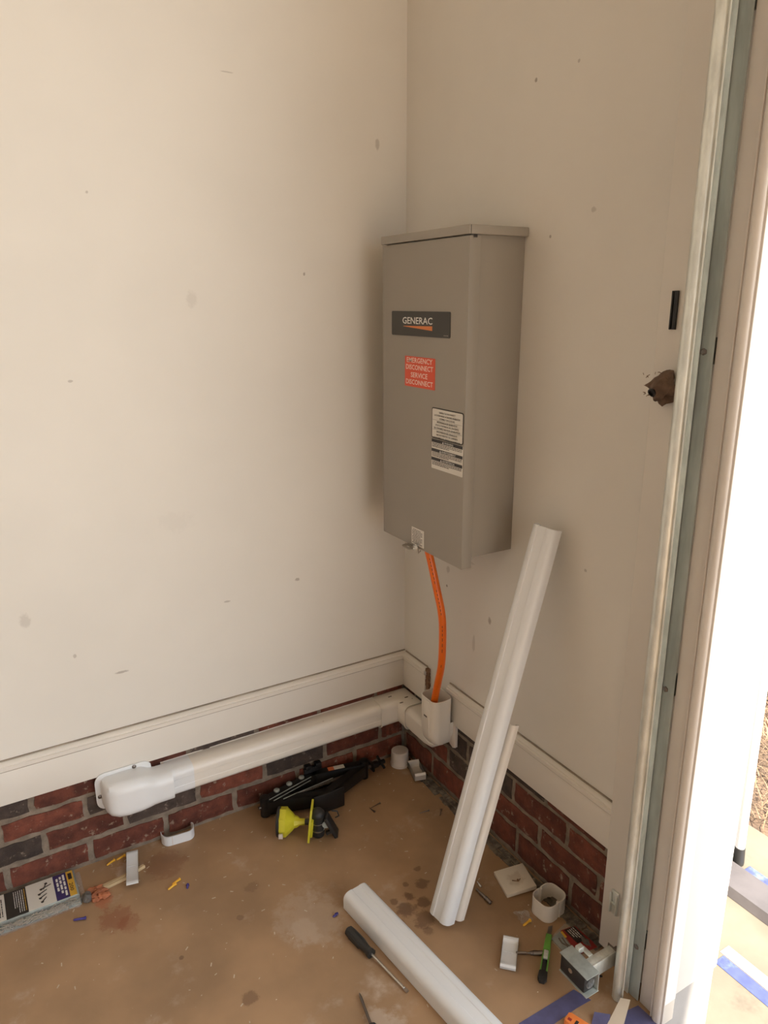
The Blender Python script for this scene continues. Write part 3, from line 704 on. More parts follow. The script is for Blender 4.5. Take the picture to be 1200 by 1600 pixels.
b = MB(); b.box((-.375, -.016, .008), (-.315, -.004, .078), .003); b.box((-.372, -.022, .076), (-.352, -.004, .090), .002); b.box((-.338, -.022, .076), (-.318, -.004, .090), .002); obj('saddle', b, M['black_metal'], jk)
b = MB(); b.box((-.40, -.139, .002), (-.30, -.133, .066), .002); b.box((-.39, -.134, .004), (-.31, -.112, .010), .001); obj('base_plate', b, M['black_metal'], jk)
b = MB(); b.tube([(-.545, -.0605, .036), (-.148, -.051, .036)], .0055, 12)
for k in range(60): b.lathe([(.0055, 0), (.0066, .0012), (.0055, .0024)], 10, frame((-.52+k*.006, -.0600+k*.000145, .036), (0, 0, 1), None, (1, 0, 0)) if False else Matrix.Translation((-.52+k*.006, -.0598+k*.00014, .036)) @ Matrix.Rotation(PI/2, 4, 'Y'), cap=False)
obj('screw_rod', b, M['dark_steel'], jk)
b = MB(); b.box((-.152, -.060, .027), (-.132, -.042, .045), .003); b.tube([(-.132, -.051, .036), (-.108, -.049, .036)], .008, 12); b.tube([(-.122, -.075, .030), (-.122, -.028, .046)], .0045, 8); b.box((-.16, -.068, .022), (-.152, -.034, .05), .003)
obj('hook_end', b, M['black_metal'], jk)

# yellow and black lamp
AX = Vector((.86, -.51, 0)).normalized(); FX = frame((-.519, -.152, .0425), AX)
lp = thing('work_lamp', 'yellow and black swivel lamp lying in front of the scissor jack', 'lamp', (-.45, -.19, 0))
def lx(bm_mb, prof, n=20): bm_mb.lathe(prof, n, Matrix.Rotation(PI/2, 4, 'Y')); return bm_mb
b = lx(MB(FX), [(.036, .004), (.0415, .004), (.0415, .022), (.037, .026), (.024, .040), (.0175, .045), (.016, .052), (.010, .060), (.0095, .074), (.007, .075)], 8)
bl = obj('bell_housing', b, M['yellow'], lp)
b = lx(MB(FX), [(.030, -.004), (.0405, -.004), (.042, .000), (.042, .004), (.038, .005)], 24); obj('rim', b, M['black'], lp, label='black rubber rim')
b = MB(FX); b.box((.004, -.046, -.022), (.016, -.0395, -.008), .001); obj('tab', b, M['pvc_dull'], bl)
b = MB(FX); b.lathe([(.008, .074), (.009, .090), (.012, .094)], 12, Matrix.Rotation(PI/2, 4, 'Y')); obj('neck', b, M['black'], lp)
b = MB(FX @ Matrix.Translation((.092, 0, .009)) @ Matrix.Rotation(.10, 4, 'Y')); b.prism([(-.044, -.046), (.012, -.050), (.050, -.030), (.050, .022), (.02, .044), (-.046, .040)], -.003, .003, .0008, Matrix.Rotation(-PI/2, 4, 'Y')); 
b.box((.002, -.034, -.036), (.009, .030, .016), .002); obj('yellow_plate', b, M['yellow'], lp)
b = MB(FX @ Matrix.Translation((.112, -.006, 0))); b.lump((0, 0, .030), (.021, .021, .018), 1, 0.0, 3)
b.lathe([(.017, -.038), (.0185, -.034), (.0185, -.020), (.017, -.018), (.017, .004), (.0185, .006), (.0185, .026)], 20); bb = obj('body', b, M['black'], lp)
for z in (-.019, .005):
    b = MB(FX @ Matrix.Translation((.112, -.006, z))); b.lathe([(.0175, 0), (.0192, .0004), (.0192, .0022), (.0175, .0026)], 20); obj('chrome_ring', b, M['steel'], bb)
b = MB(FX @ Matrix.Translation((.150, -.008, -.004)) @ Matrix.Rotation(-.45, 4, 'Y')); b.box((-.006, -.018, -.036), (.006, .018, .034), .003); b.box((-.030, -.007, .006), (-.002, .007, .018), .002); b.box((-.026, -.006, -.024), (-.004, .006, -.014), .002)
cj = obj('clamp_jaw', b, M['black'], lp)
b = MB(FX @ Matrix.Translation((.136, -.020, .006))); b.lathe([(.010, -.002), (.011, 0), (.010, .003)], 16, Matrix.Rotation(PI/2, 4, 'X')); obj('thumb_button', b, M['galv_dull'], cj)
b = MB(); b.tube([FX @ Vector((.150, .02, .022)), FX @ Vector((.166, .022, .018)), FX @ Vector((.170, .02, .004)), FX @ Vector((.160, .02, -.002))], .0022, 8); obj('loop', b, M['black'], lp)

# white cap near the corner
cp = thing('pipe_cap', 'ivory round plastic cap standing on the floor in the corner', 'endcap', (-.040, -.040, 0))
b = MB(Matrix.Translation((-.0440, -.0440, 0))); b.lathe([(.031, .001), (.031, .003), (.0285, .046), (.0285, .0500), (.0255, .0525), (.001, .0525)], 28); obj('shell', b, M['pvc_dull'], cp)
b = MB(Matrix.Translation((-.0440, -.0440, 0))); b.lathe([(.0322, .0005), (.0322, .006), (.031, .007)], 28); obj('rim', b, M['pvc_dull'], cp)

# channel clips (short curled plastic straps)
def clip(label, a, b2, w_, h_, mtl='pvc_dull', lift=0.0, curl=.007):
    """a, b2: ends on the floor of the strap's centreline"""
    a, b2 = Vector((*a, lift)), Vector((*b2, lift)); F = frame(a, b2-a); L_ = (b2-a).length
    t_ = thing('duct_clip', label, 'clip', tuple((a+b2)/2), 'duct clips on the floor')
    pts = [(0, .002), (-.0035, .005), (-.0035, .010), (0.001, .013), (.006, .012), (.010, .006), (.014, .004), (L_*.5, h_), (L_-.014, .004), (L_-.010, .006), (L_-.006, .012), (L_-.001, .013), (L_+.0035, .010), (L_+.0035, .005), (L_, .002)]
    k = curl/.013
    pts = [(x, z*k if z in (.013, .012, .010) else z) for x, z in pts]
    th = .0018; up = [(x, z+th) for x, z in pts][::-1]
    b = MB(F); b.sweep(pts+up, [((0, -w_/2, .0005), (1, 0, 0), (0, 0, 1)), ((0, w_/2, .0005), (1, 0, 0), (0, 0, 1))]); obj('strap', b, M[mtl], t_)
    b = MB(F); b.box((L_*.45, -w_/2+.001, h_+th+.0004), (L_*.45+.0015, w_/2-.001, h_+th+.0012)); obj('rib', b, M[mtl], t_)
clip('white clip on the wood shim near the left wall', (-.904, -.030), (-.929, -.146), .030, .004, 'pvc_white', .012)
clip('curled ivory clip next to the round cap in the corner', (-.020, -.088), (-.040, -.160), .036, .004, 'pvc', .004, .026)
clip('white clip beside the nut driver bit and green knife', (-.188, -.780), (-.246, -.838), .036, .004, 'pvc_white', 0, .012)

# strap band leaning on the brick
bn = thing('duct_band', 'open white oval band standing against the left brick', 'band', (-.772, -.022, 0))
pr = []
W_, D_ = .092, .030
outer = [(-W_/2, .004)]+[(-W_/2+D_*.7-D_*.7*math.cos(a*PI/12), -.004-(D_-.004)*math.sin(a*PI/12)) for a in range(0, 7)]+[(W_/2-D_*.7+D_*.7*math.sin(a*PI/12), -.004-(D_-.004)*math.cos(a*PI/12)) for a in range(0, 7)]+[(W_/2, .004), (W_/2-.004, .008)]
inn = [(x*.95, y*.90+.0002) for x, y in outer]
b = MB(Matrix.Translation((-.774, -.012, 0)) @ Matrix.Rotation(-.10, 4, 'Z')); b.prism(outer+inn[::-1], .001, .030); obj('band', b, M['pvc_white'], bn)
b = MB(Matrix.Translation((-.774, -.012, 0)) @ Matrix.Rotation(-.10, 4, 'Z')); b.box((-.020, -.0305, .001), (-.018, -.0298, .0295)); obj('seam', b, M['pvc_dull'], bn)

# tall oval ring coupling, right
rg = thing('duct_coupling', 'ivory oval coupling ring standing on the floor right of the square tile', 'coupling', (-.044, -.755, 0))
b = MB(Matrix.Translation((-.0470, -.7560, 0)) @ Matrix.Rotation(.12, 4, 'Z'))
def bean(w_, h_, r, dent):
    o = []
    for x, y in rrect(w_, h_, r, 6): o.append((x, y))
    # dents at the middle of the long sides
    out = []
    n = len(o)
    for i in range(n):
        a, c = o[i], o[(i+1) % n]; out.append(a)
        if abs(a[1]-c[1]) < 1e-6 and abs(a[0]-c[0]) > .01:
            s_ = 1 if a[1] > 0 else -1; d_ = 1 if c[0] > a[0] else -1
            out += [(-.004*d_, a[1]), (-.0015*d_, a[1]-s_*dent), (.0015*d_, a[1]-s_*dent), (.004*d_, a[1])]
    return out
o_, i_ = bean(.078, .064, .022, .005), bean(.0735, .0595, .0197, .006)
v1 = [[b.bm.verts.new(b.M @ Vector((x, y, z))) for x, y in pr_] for pr_, z in ((o_, .001), (o_, .048), (i_, .0482), (i_, .001))]
for a, c in zip(v1, v1[1:]+v1[:1]):
    for k in range(len(a)): b.bm.faces.new((a[k], a[(k+1) % len(a)], c[(k+1) % len(a)], c[k]))
obj('ring', b, M['pvc'], rg)
b = MB(Matrix.Translation((-.0470, -.7560, 0)) @ Matrix.Rotation(.12, 4, 'Z')); b.tube([(0, -.0295, .002), (0, -.0295, .0478)], .0018, 8); obj('guide_rib', b, M['pvc'], rg)
b = MB(Matrix.Translation((-.0470, -.7560, 0)) @ Matrix.Rotation(.12, 4, 'Z')); b.tube([(0, .0295, .002), (0, .0295, .0478)], .0018, 8); obj('guide_rib', b, M['pvc'], rg)

# square tile
tl = thing('square_tile', 'dirty square white tile propped against the right wall joint', 'tile', (-.045, -.650, 0))
Ft = Matrix.Translation((-.0600, -.6440, .010)) @ Matrix.Rotation(-.27, 4, 'Z') @ Matrix.Rotation(-.10, 4, 'Y')
b = MB(Ft); b.box((-.042, -.042, -.005), (.042, .042, .006), .0012); o = obj('slab', b, M['tile'], tl, loc=(-.06, -.644, 0))
b = MB(Ft); b.tube([(-.010, -.004, .0068), (.004, -.012, .0068), (.012, -.006, .0068)], .0011, 6); b.lump((.004, -.008, .0068), (.003, .005, .0012), 3, .6, 1); obj('glue_smear', b, M['wood_brown'], tl)

# safety sensor on its bracket
sn = thing('safety_sensor', 'black garage door sensor in a galvanised channel bracket by the track', 'sensor', (-.16, -.97, 0))
b = MB(); b.box((-.181, -1.011, .0985), (-.144, -.929, .1005), .0006); b.box((-.146, -1.011, .052), (-.144, -.929, .0985), .0006); b.box((-.181, -1.013, .052), (-.144, -.931, .054), .0006)
obj('channel', b, M['galv_dull'], sn)
b = MB(); b.box((-.179, -1.003, .0545), (-.1475, -.931, .0975), .003); bo = obj('housing', b, M['black'], sn)
b = MB(); b.lathe([(.0055, 0), (.0055, .0012), (.001, .0014)], 14, Matrix.Translation((-.179, -.962, .079)) @ Matrix.Rotation(-PI/2, 4, 'Y')); obj('screw', b, M['steel'], bo)
b = MB(); b.lathe([(.011, 0), (.012, .003), (.008, .005), (.001, .0055)], 18, Matrix.Translation((-.163, -1.0030, .076)) @ Matrix.Rotation(PI/2, 4, 'X')); obj('lens', b, M['clear'], bo, label='clear round lens')
b = MB(); b.box((-.1435, -.987, .054), (-.067, -.984, .092), .0008); b.box((-.1435, -.984, .089), (-.067, -.966, .092), .0008); obj('arm', b, M['galv'], sn)
b = MB(); b.box((-.130, -.9665, .0925), (-.118, -.9405, .0945), .0005); b.box((-.1438, -.95, .0915), (-.128, -.938, .1065), .0008); obj('bracket_lip', b, M['galv'], sn)
b = MB(); b.tube([(-.100, -.975, .052), (-.092, -.970, .030), (-.108, -.962, .016), (-.09, -.955, .006), (-.075, -.962, .004)], .0022, 8); obj('wire', b, M['black'], sn)
b = MB(); b.box((-.067, -.99, .05), (-.0645, -.962, .095), .0008); b.box((-.0645, -.985, .06), (-.0478, -.97, .085), .002); obj('wing_mount', b, M['dark_steel'], sn)

# vertical door track
tk = thing('door_track', 'tall galvanised garage door track rising beside the white jamb', 'track', (-.07, -1.02, 0))
def wallprof(pts, t=.0018):
    o = []
    P = [Vector((*p, 0)) for p in pts]
    for i, p in enumerate(P):
        d = (P[min(i+1, len(P)-1)]-P[max(i-1, 0)]).normalized(); o.append((p+Vector((-d.y, d.x, 0))*t))
    return [(p.x, p.y) for p in P]+[(p.x, p.y) for p in o[::-1]]
def up(pr, z0, z1): return MB().prism(pr, z0, z1)
rail = [(-.058, -1.022), (-.058, -1.010), (-.062, -1.0035), (-.070, -1.0015), (-.086, -1.003), (-.094, -1.008), (-.0975, -1.0145), (-.0975, -1.0200), (-.0955, -1.0245), (-.0920, -1.0270), (-.0895, -1.0290), (-.0905, -1.0325), (-.0935, -1.0345)]
obj('rail', up(wallprof(rail), .004, 2.5), M['galv'], tk)
ang = [(-.0575, -1.0140), (-.0540, -1.0180), (-.0530, -1.0430), (-.0522, -1.0452)]
obj('mounting_angle', up(wallprof(ang, -.002), .004, 2.5), M['galv_dull'], tk)
for z in (.115, .735, 1.37, 1.9):
    b = MB(); b.box((-.0520, -1.0300, z), (-.0205, -1.0040, z+.045), .001); br = obj('jamb_bracket', b, M['galv_dull'], tk)
    b = MB(); b.lathe([(.006, 0), (.006, .004), (.003, .006)], 6, Matrix.Translation((-.0532, -1.028, z+.022)) @ Matrix.Rotation(-PI/2, 4, 'Y')); obj('bolt', b, M['dark_steel'], br)
b = MB(); b.box((-.0245, -.944, .128), (-.0205, -.924, .190), .001); b.box((-.030, -.928, .132), (-.0245, -.924, .186), .001); b.box((-.030, -.944, .132), (-.0245, -.9415, .186), .001); b.box((-.0285, -.9415, .156), (-.0245, -.928, .160)); obj('lower_clip', b, M['galv'], tk)
b = MB(); b.box((-.0240, -.9400, 1.425), (-.0205, -.9270, 1.492), .0008); b.box((-.026, -.931, 1.425), (-.0240, -.9275, 1.492), .0006); obj('upper_clip', b, M['black_metal'], tk, label='dark clip on the board beside the track')

# mud nest
mn = thing('mud_nest', 'rough brown mud nest stuck on the board beside the track', 'nest', (-.03, -.925, 1.33))
b = MB(); q = random.Random(9)
pr_ = []
for i in range(8):
    u = i/7; rr = .005+.021*math.sin(PI*(.12+.88*u)*.62); pr_.append((rr, u))
for i in range(7):
    pass
b.lump((-.040, -.932, 1.327), (.0175, .038, .022), 2, .3, 3)
for v in b.bm.verts:
    k = min(1.0, max(.12, (-.887-v.co.y)/.050)); v.co.z = 1.322+(v.co.z-1.327)*k*1.35; v.co.x = -.0225+(v.co.x+.0225)*max(.35, k)
mb_ = obj('shell', b, M['mud'], mn)
b = MB(); b.lathe([(.0075, -.002), (.0085, .002), (.006, .003), (.0055, -.001)], 14, Matrix.Translation((-.0555, -.9300, 1.314)) @ Matrix.Rotation(-PI/2-.5, 4, 'Y')); obj('entrance', b, M['black'], mb_)
b = MB()
for i in range(26):
    p = Vector((-.042+q.uniform(-.012, .01), -.925+q.uniform(-.032, .02), 1.327+q.choice((-1, 1))*q.uniform(.010, .022))); d = Vector((q.uniform(-1, 0), q.uniform(-1, 1), q.uniform(-1, 1))).normalized()*q.uniform(.004, .010)
    b.tube([p, p+d*.5+Vector((0, 0, .001)), p+d], .0006, 4)
obj('frayed_fibres', b, M['wood_brown'], mb_, kind='stuff')

# left package of screws
pk = thing('screw_package', 'clear clamshell of screws with black white and purple card along the left brick', 'package', (-1.17, -.07, 0))
b = MB(); b.box((-1.335, -.132, .001), (-1.052, -.008, .0015), .0003); b.box((-1.334, -.110, .0015), (-1.053, -.010, .016), .003)
obj('card_tray', b, M['galv_dull'], pk)
card = [(-1.335, -1.2215, M['label_white'], 'barcode_panel'), (-1.2213, -1.1715, M['plate_black'], 'text_panel'), (-1.1713, -1.1065, M['label_white'], 'picture_panel'), (-1.1063, -1.0745, M['pkg_purple'], 'title_panel'), (-1.0743, -1.0580, M['pkg_yellow'], 'count_panel')]
pn = {}
for x0, x1, m_, nm in card:
    b = MB(); b.box((x0, -.1075, .0162), (x1, -.0135, .0170)); pn[nm] = obj(nm, b, m_, pk)
# print reads along -y (card turned a quarter)
TP = Matrix(((0, 1, 0, 0), (-1, 0, 0, 0), (0, 0, 1, .0174), (0, 0, 0, 1)))      # local x -> -y, local y -> +x
b = MB(); words(b, TP, .022, .046, -1.0705, .0090, 3); obj('badge', b, M['ink'], pn['count_panel'])
b = MB(); text_mb(b, '200', TP, .060, .090, -1.0715, -1.0625); obj('lettering', b, M['ink'], pn['count_panel'])
b = MB()
for j in range(3): words(b, TP, .020+.004*j, .100-.012*j, -1.0840-j*.0082, .0050, 30+j)
obj('lettering', b, M['white_print'], pn['title_panel'])
b = MB(); b2 = MB()
for j in range(6): words(b2 if j == 0 else b, TP, .020, .100, -1.1765-j*.0048, .0016, 40+j, .02 if j > 3 else 0)
obj('fine_print', b, M['white_print'], pn['text_panel']); obj('heading', b2, M['pkg_yellow'], pn['text_panel'])
b = MB()
for cx, cy, a, l in ((-1.124, -.030, 1.9, .022), (-1.137, -.046, .35, .026), (-1.143, -.062, .5, .022), (-1.142, -.077, .6, .020), (-1.139, -.092, .9, .018)):
    d = Vector((math.cos(a), math.sin(a)*.9, 0)); p = Vector((cx, cy, .0176)); e = p-d*0+Vector((d.x, -abs(d.y) if a > 1.5 else d.y, 0))*l
    b.tube([p, e], [.0016, .0009], 6); b.lump(p, (.0042, .0036, .0012), 1, .2, 1)
obj('screw_pictures', b, M['ink'], pn['picture_panel'], label='printed row of five screws')
b = MB()
for j in range(9): words(b, TP, .030, .095, -1.2300-j*.005, .0022, 70+j)
obj('fine_print', b, M['ink'], pn['barcode_panel'])
b = MB(); q = random.Random(21)
for i in range(150):
    x = q.uniform(-1.33, -1.062); y = q.uniform(-.134, -.113); a = q.uniform(-.6, .6); z = q.uniform(.005, .012); l = .007
    d = Vector((math.cos(a), math.sin(a), q.uniform(-.15, .15)))*l; b.tube([Vector((x, y, z))-d, Vector((x, y, z))+d], [.0009, .0013], 6); b.tube([Vector((x, y, z))+d, Vector((x, y, z))+d*1.2], .0030, 7)
obj('screws', b, M['steel'], pk, kind='stuff', label='loose silver screws in the clear tray')
b = MB(); b.box((-1.335, -.140, .0005), (-1.053, -.110, .0165), .004); obj('clear_blister', b, M['clear'], pk)
obj('clear_flap', MB().box((-1.0525, -.118, .0010), (-1.040, -.012, .0022)), M['clear'], pk)

# rubble near the package
kb = thing('grey_knob', 'small dark grey ridged knob at the right end of the screw package', 'knob', (-1.045, -.123, 0))
b = MB(Matrix.Translation((-1.043, -.126, 0)) @ Matrix.Rotation(.35, 4, 'Y')); b.lathe([(.009, .003), (.012, .004), (.0125, .012), (.010, .018), (.008, .0235), (.002, .024)], 12); obj('body', b, M['grey_stone'], kb)
b = MB(Matrix.Translation((-1.043, -.126, 0)) @ Matrix.Rotation(.35, 4, 'Y'))
for k in range(8): b.box((.0115, -.001, .005), (.0135, .001, .016), .0004, 1, Matrix.Rotation(k*PI/4, 4, 'Z'))
obj('ridges', b, M['grey_stone'], kb)
b = MB(); b.lump((-1.015, -.115, .006), (.022, .018, .009), 3, .5, 3); b.lump((-1.000, -.135, .006), (.014, .010, .007), 7, .5, 3); b.lump((-1.020, -.135, .004), (.010, .012, .005), 8, .5, 2)
obj('clay_lump', b, M['clay'], loc=(-1.012, -.122, 0), label='orange-red crumbling brick-dust lump beside the grey knob', category='rubble')
b = MB(frame((-1.0, -.108, .001), (.116, .022, 0))); b.prism([(0, -.008), (.060, -.010), (.118, -.002), (.116, .006), (.055, .004), (.0, .008)], 0, .009, .0008)
b.box((.004, -.006, .0091), (.100, .001, .0115), .0004, 1)
obj('wood_shim', b, M['wood'], loc=(-.94, -.10, 0), label='splintered pale wood shim under the white clip', category='wood scrap')
def anchor(x, y, a, col, label, group=None, l=.026, cat='wall anchor'):
    F = Matrix.Translation((x, y, .0042)) @ Matrix.Rotation(a, 4, 'Z') @ Matrix.Rotation(PI/2, 4, 'Y')
    t_ = thing('wall_anchor', label, cat, (x, y, 0), group)
    b = MB(F); b.lathe([(.0012, 0), (.0026, .002), (.0030, .010), (.0026, .0105), (.0031, .016), (.0028, .0165), (.0033, l-.003), (.0018, l-.003)], 10); obj('body', b, col, t_)
    b = MB(F); b.lathe([(.0042, l-.003), (.0042, l-.001), (.0025, l)], 12); obj('collar', b, col, t_)
anchor(-.972, -.028, .45, M['anchor_yellow'], 'yellow wall anchor leftmost of the pair by the brick above the white clip')
anchor(-.945, -.021, .30, M['anchor_yellow'], 'yellow wall anchor nearer the white clip, against the brick')
anchor(-.852, -.200, .40, M['anchor_yellow'], 'yellow wall anchor in front of the small pile by the navy anchor', 'pair of yellow anchors on the open floor')
anchor(-.838, -.188, .36, M['anchor_yellow'], 'yellow wall anchor at the back of the small pile by the navy anchor', 'pair of yellow anchors on the open floor')
anchor(-.808, -.222, 1.2, M['navy'], 'short navy wall anchor right of the two yellow ones', None, .014)
anchor(-1.080, -.178, -.30, M['navy'], 'navy wall anchor in front of the screw package', None, .030)
anchor(-.523, -.500, .3, M['navy'], 'tiny navy wall anchor left of the lying duct cover', None, .012)
anchor(-.135, -.763, .15, M['anchor_yellow'], 'yellow wall anchor left of the oval coupling', None, .028)
anchor(-.030, -.077, -.4, M['anchor_yellow'], 'yellow wall anchor by the round cap in the corner', None, .014)
# screwdrivers
def driver(label, P, Q, hl, hr, tip='flat'):
    P, Q = Vector(P), Vector(Q); F = frame(P, Q-P); L_ = (Q-P).length
    t_ = thing('screwdriver', label, 'screwdriver', (P.x, P.y, 0))
    b = MB(F); b.lathe([(hr*.55, 0), (hr*.9, .004), (hr, .014), (hr*1.0, hl*.55), (hr*.74, hl*.78), (hr*.80, hl*.90), (hr*.9, hl*.93), (hr*.9, hl), (hr*.4, hl)], 10, Matrix.Rotation(PI/2, 4, 'Y')); h_ = obj('handle', b, M['black'], t_)
    b = MB(F)
    for k in range(5): b.box((.016, hr*.93, -.0012), (hl*.6, hr*1.05, .0012), .0005, 1, Matrix.Rotation(k*2*PI/5, 4, 'X'))
    obj('grip_ridges', b, M['black'], h_)
    b = MB(F); b.lathe([(.0030, hl), (.0030, L_-.012)], 12, Matrix.Rotation(PI/2, 4, 'Y'))
    if tip == 'flat': b.prism([(L_-.012, -.003), (L_-.004, -.0042), (L_, -.0036), (L_, .0036), (L_-.004, .0042), (L_-.012, .003)], -.0010, .0010)
    else: b.lathe([(.0030, L_-.012), (.0022, L_-.005), (.0005, L_)], 8, Matrix.Rotation(PI/2, 4, 'Y'))
    obj('shaft', b, M['steel'] if tip == 'flat' else M['dark_steel'], t_)
driver('black-handled flat screwdriver lying along the floor duct cover', (-.513, -.560, .0135), (-.4745, -.770, .0045), .090, .0130)
driver('dark screwdriver pointing up from the bottom edge beside the flat one', (-.605, -.905, .0125), (-.5680, -.717, .0050), .105, .0120, 'point')
# bits
def bit(name, label, P, Q, segs, m_, cat):
    P, Q = Vector(P), Vector(Q); F = frame(P, Q-P); L_ = (Q-P).length
    t_ = thing(name, label, cat, (P.x, P.y, 0))
    for nm, u0, u1, rr, n in segs:
        b = MB(F); b.lathe([(rr*.85, u0*L_), (rr, u0*L_+.0006), (rr, u1*L_-.0006), (rr*.85, u1*L_)], n, Matrix.Rotation(PI/2, 4, 'Y')); obj(nm, b, m_, t_)
bit('drill_bit', 'dark hex drill bit lying between the leaning duct cover and square tile', (-.1625, -.612, .006), (-.1600, -.668, .006), [('tip', 0, .30, .0030, 10), ('shank', .30, .62, .0040, 6), ('collar', .62, .70, .0056, 14), ('hex_end', .70, 1, .0050, 6)], M['dark_steel'], 'drill bit')
bit('driver_bit', 'tiny silver driver bit above the dark drill bit', (-.143, -.590, .003), (-.1455, -.610, .003), [('tip', 0, .4, .0015, 8), ('shank', .4, 1, .0025, 6)], M['steel'], 'driver bit')
bit('nut_driver', 'dark steel nut driver bit between the white clip and green knife', (-.2025, -.815, .0055), (-.1480, -.8485, .0055), [('shank', 0, .38, .0033, 6), ('neck', .38, .52, .0024, 12), ('sleeve', .52, .62, .0046, 16), ('socket', .62, 1, .0056, 16)], M['dark_steel'], 'nut driver')
# utility knife
kn = thing('utility_knife', 'green and black utility knife pointing at the oval coupling', 'knife', (-.15, -.865, 0))
KP, KQ = Vector((-.2040, -.9050, .001)), Vector((-.1020, -.8180, .001)); FK = frame(KP, KQ-KP); LK = (KQ-KP).length
b = MB(FK); b.prism([(.018, -.0085), (LK*.66, -.0080), (LK*.66, -.0055), (.018, -.0058)], 0, .010, .0008); b.prism([(.018, .0085), (LK*.66, .0080), (LK*.66, .0055), (.018, .0058)], 0, .010, .0008); b.prism([(LK*.655, -.0080), (LK, -.0068), (LK, .0068), (LK*.655, .0080)], 0, .010, .001); b.box((.02, -.0056, 0), (LK*.66, .0056, .003)); kb_ = obj('handle', b, M['green'], kn)
b = MB(FK); b.prism([(0, -.005), (.008, -.0105), (.026, -.0095), (.030, 0), (.026, .0095), (.008, .0105), (0, .005)], 0, .011, .001); obj('end_grip', b, M['black'], kn)
b = MB(FK); b.box((.028, -.0050, .0032), (LK*.45, .0050, .0080), .001); obj('channel_insert', b, M['black'], kb_)
b = MB(FK); b.box((LK*.46, -.0052, .0034), (LK*.64, .0052, .0105), .0012); b.box((LK*.49, -.0054, .0106), (LK*.50, .0054, .0112)); b.box((LK*.55, -.0054, .0106), (LK*.56, .0054, .0112)); obj('slider', b, M['galv'], kb_)
b = MB(FK); b.prism([(LK-.001, -.0048), (LK+.032, -.0048), (LK+.026, .0048), (LK-.001, .0048)], .0045, .0052); obj('blade', b, M['dark_steel'], kn)
# right package (red and black card, clear pouch)
rp = thing('drill_bit_package', 'red and black carded package behind the sensor bracket', 'package', (-.06, -.86, 0))
FR = Matrix(((1, 0, 0, 0), (0, 1, 0, 0), (0, 0, 1, 0), (0, 0, 0, 1)))
def slab(pts, z0, z1): return MB().prism(pts, z0, z1)
obj('clear_pouch', slab([(-.104, -.822), (-.040, -.808), (-.006+-.016, -.842), (-.030, -.915), (-.105, -.892)], .001, .0018), M['clear'], rp)
obj('grey_card', slab([(-.101, -.826), (-.068, -.820), (-.082, -.892), (-.103, -.888)], .0022, .0028), M['galv_dull'], rp)
rc = obj('red_card', slab([(-.066, -.820), (-.026, -.826), (-.022, -.900), (-.078, -.893)], .0024, .0032), M['pkg_red'], rp)
obj('black_panel', slab([(-.058, -.823), (-.028, -.829), (-.030, -.872), (-.058, -.868)], .0034, .0038), M['plate_black'], rc)
obj('yellow_mark', slab([(-.070, -.824), (-.064, -.823), (-.066, -.842), (-.072, -.842)], .0034, .0040), M['pkg_yellow'], rc)
b = MB(); TR = Matrix(((0, 1, 0, 0), (-1, 0, 0, 0), (0, 0, 1, .0041), (0, 0, 0, 1)))
for j in range(4): words(b, TR, .829, .864, -.036-j*.0055, .0020, 90+j, .004*j)
obj('lettering', b, M['white_print'], rc)
b = MB(); b.tube([(-.086, -.835, .004), (-.090, -.850, .005), (-.084, -.862, .004), (-.092, -.874, .005)], .0016, 8); b.tube([(-.078, -.838, .004), (-.083, -.856, .005), (-.078, -.872, .004)], .0013, 8); obj('small_hooks', b, M['dark_steel'], rp)
obj('clear_wrap', MB().lump((-.115, -.742, .003), (.014, .018, .004), 12, .7, 3), M['clear'], loc=(-.115, -.742, 0), label='small scrap of crumpled clear plastic left of the oval coupling', category='plastic scrap')
obj('dust_pile', MB().lump((-.0400, -.876+.0, .0065), (.006, .012, .006), 15, .5, 3), M['grey_stone'], loc=(-.04, -.876, 0), label='small grey crumb of mortar behind the red package', category='rubble')
# loose nails
def nail(label, P, Q, g):
    t_ = thing('screw', label, 'screw', (P[0], P[1], 0), g)
    P, Q = Vector(P), Vector(Q); obj('shank', MB().tube([P, Q], [.0009, .0015], 8), M['dark_steel'], t_)
    obj('head', MB().tube([Q, Q+(Q-P).normalized()*.0018], [.0024, .0032], 10), M['dark_steel'], t_)
G_ = 'loose screws on the floor'
nail('small brass screw on the open floor nearest the yellow lamp', (-.236, -.190, .0028), (-.205, -.186, .0034), G_)
nail('small screw beside the screw nearest the yellow lamp, pointing outward', (-.240, -.186, .0018), (-.238, -.210, .0034), G_)
nail('small screw lying between the lamp and leaning cover, right of centre', (-.125, -.285, .0018), (-.096, -.290, .0034), G_)
nail('small screw lying closest to the right brick, behind the leaning cover', (-.078, -.325, .0018), (-.062, -.308, .0034), G_)
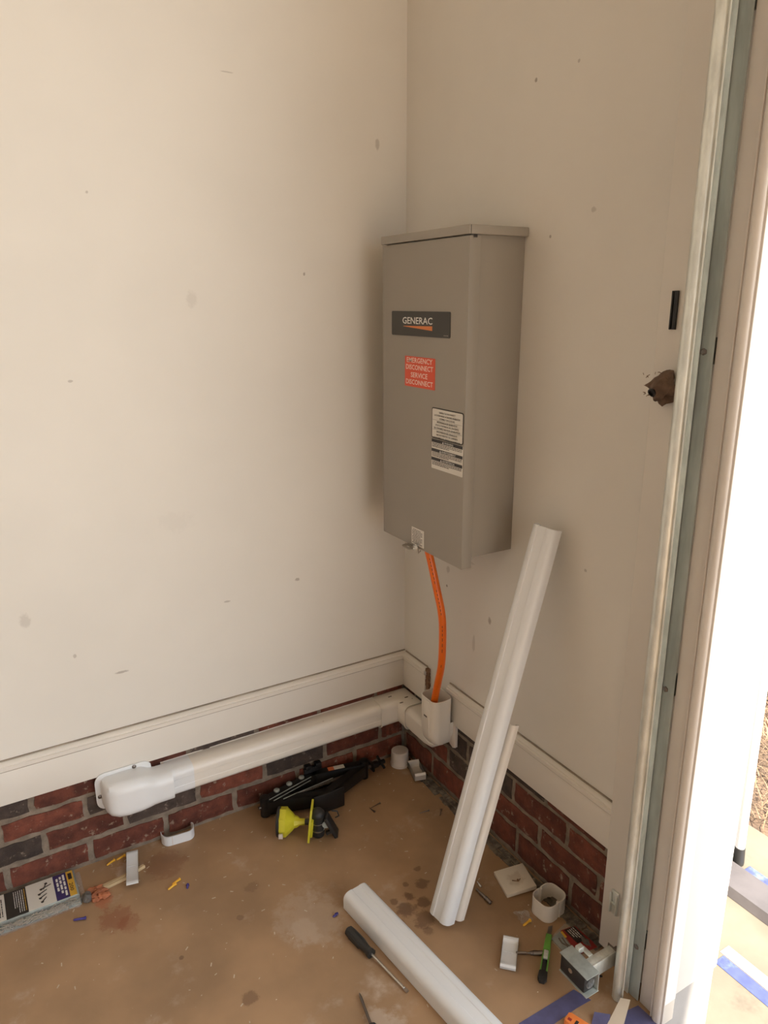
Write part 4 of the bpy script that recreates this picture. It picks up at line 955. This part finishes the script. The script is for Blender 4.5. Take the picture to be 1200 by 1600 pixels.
# blue tape on the floor, orange object, paper
def ribbon(name, pts, m_, label, cat, loc, ztop=.0012):
    b = MB(); n = len(pts)//2
    b.prism(pts, .0005, ztop); return obj(name, b, m_, loc=loc, label=label, category=cat)
tp1 = ribbon('masking_tape', [(-.460, -1.005), (-.309, -.951), (-.200, -.952), (-.152, -.952), (-.138, -.990), (-.180, -.988), (-.247, -.990), (-.300, -1.000), (-.440, -1.045)], M['tape'], 'dusty blue tape stuck across the floor left of the sensor', 'tape', (-.25, -.97, 0))
q = random.Random(31)
b = MB()
nseg = 16
for k, (x0, y0, x1, y1) in enumerate([(-.150, -1.045, -.050, -1.125)]):
    pass
b.prism([(-.150, -1.058), (-.108, -1.046), (-.060, -1.052), (-.057, -1.110), (-.060, -1.16), (-.128, -1.15)], .0006, .0016)
obj('masking_tape', b, M['tape'], loc=(-.10, -1.09, 0), label='blue tape patch at the foot of the white jamb', category='tape')
b = MB(); v0 = [(-.158, -1.052, .004), (-.100, -1.036, .030), (-.088, -1.052, .034), (-.140, -1.078, .003)]
b.quad(*v0); b.quad(*[(x, y, z-.0008) for x, y, z in v0][::-1]); 
for i in range(4):
    a, c = v0[i], v0[(i+1) % 4]; b.quad(a, c, (c[0], c[1], c[2]-.0008), (a[0], a[1], a[2]-.0008))
obj('torn_paper', b, M['paper'], loc=(-.12, -1.055, 0), label='torn beige paper strip curling at the foot of the track', category='paper scrap')
b = MB(); v0 = [(-.178, -1.030, .001), (-.160, -1.020, .012), (-.138, -1.044, .016), (-.155, -1.056, .001)]
b.quad(*v0); b.quad(*[(x, y, z-.0006) for x, y, z in v0][::-1])
obj('tape_curl', b, M['tape'], loc=(-.158, -1.04, 0), label='curled scrap of blue tape beside the torn paper', category='tape')
ot = thing('orange_tool', 'orange plastic tool end poking in at the bottom by the blue tape', 'tool', (-.20, -1.02, 0))
FO = frame((-.222, -1.000, .011), (.02, -.06, 0)); b = MB(FO); b.prism([(0, -.010), (.006, -.013), (.09, -.015), (.09, .015), (.006, .013), (0, .010)], -.010, .010, .003); ob_ = obj('body', b, M['orange_pl'], ot)
b = MB(FO); b.box((.022, -.0145, .0102), (.028, .002, .0112), .0004, 1); obj('black_mark', b, M['ink'], ob_)
b = MB(FO); b.prism([(.006, -.008), (.014, -.008), (.014, -.002), (.006, -.002)], .0100, .0108); obj('raised_mark', b, M['pkg_red'], ob_)
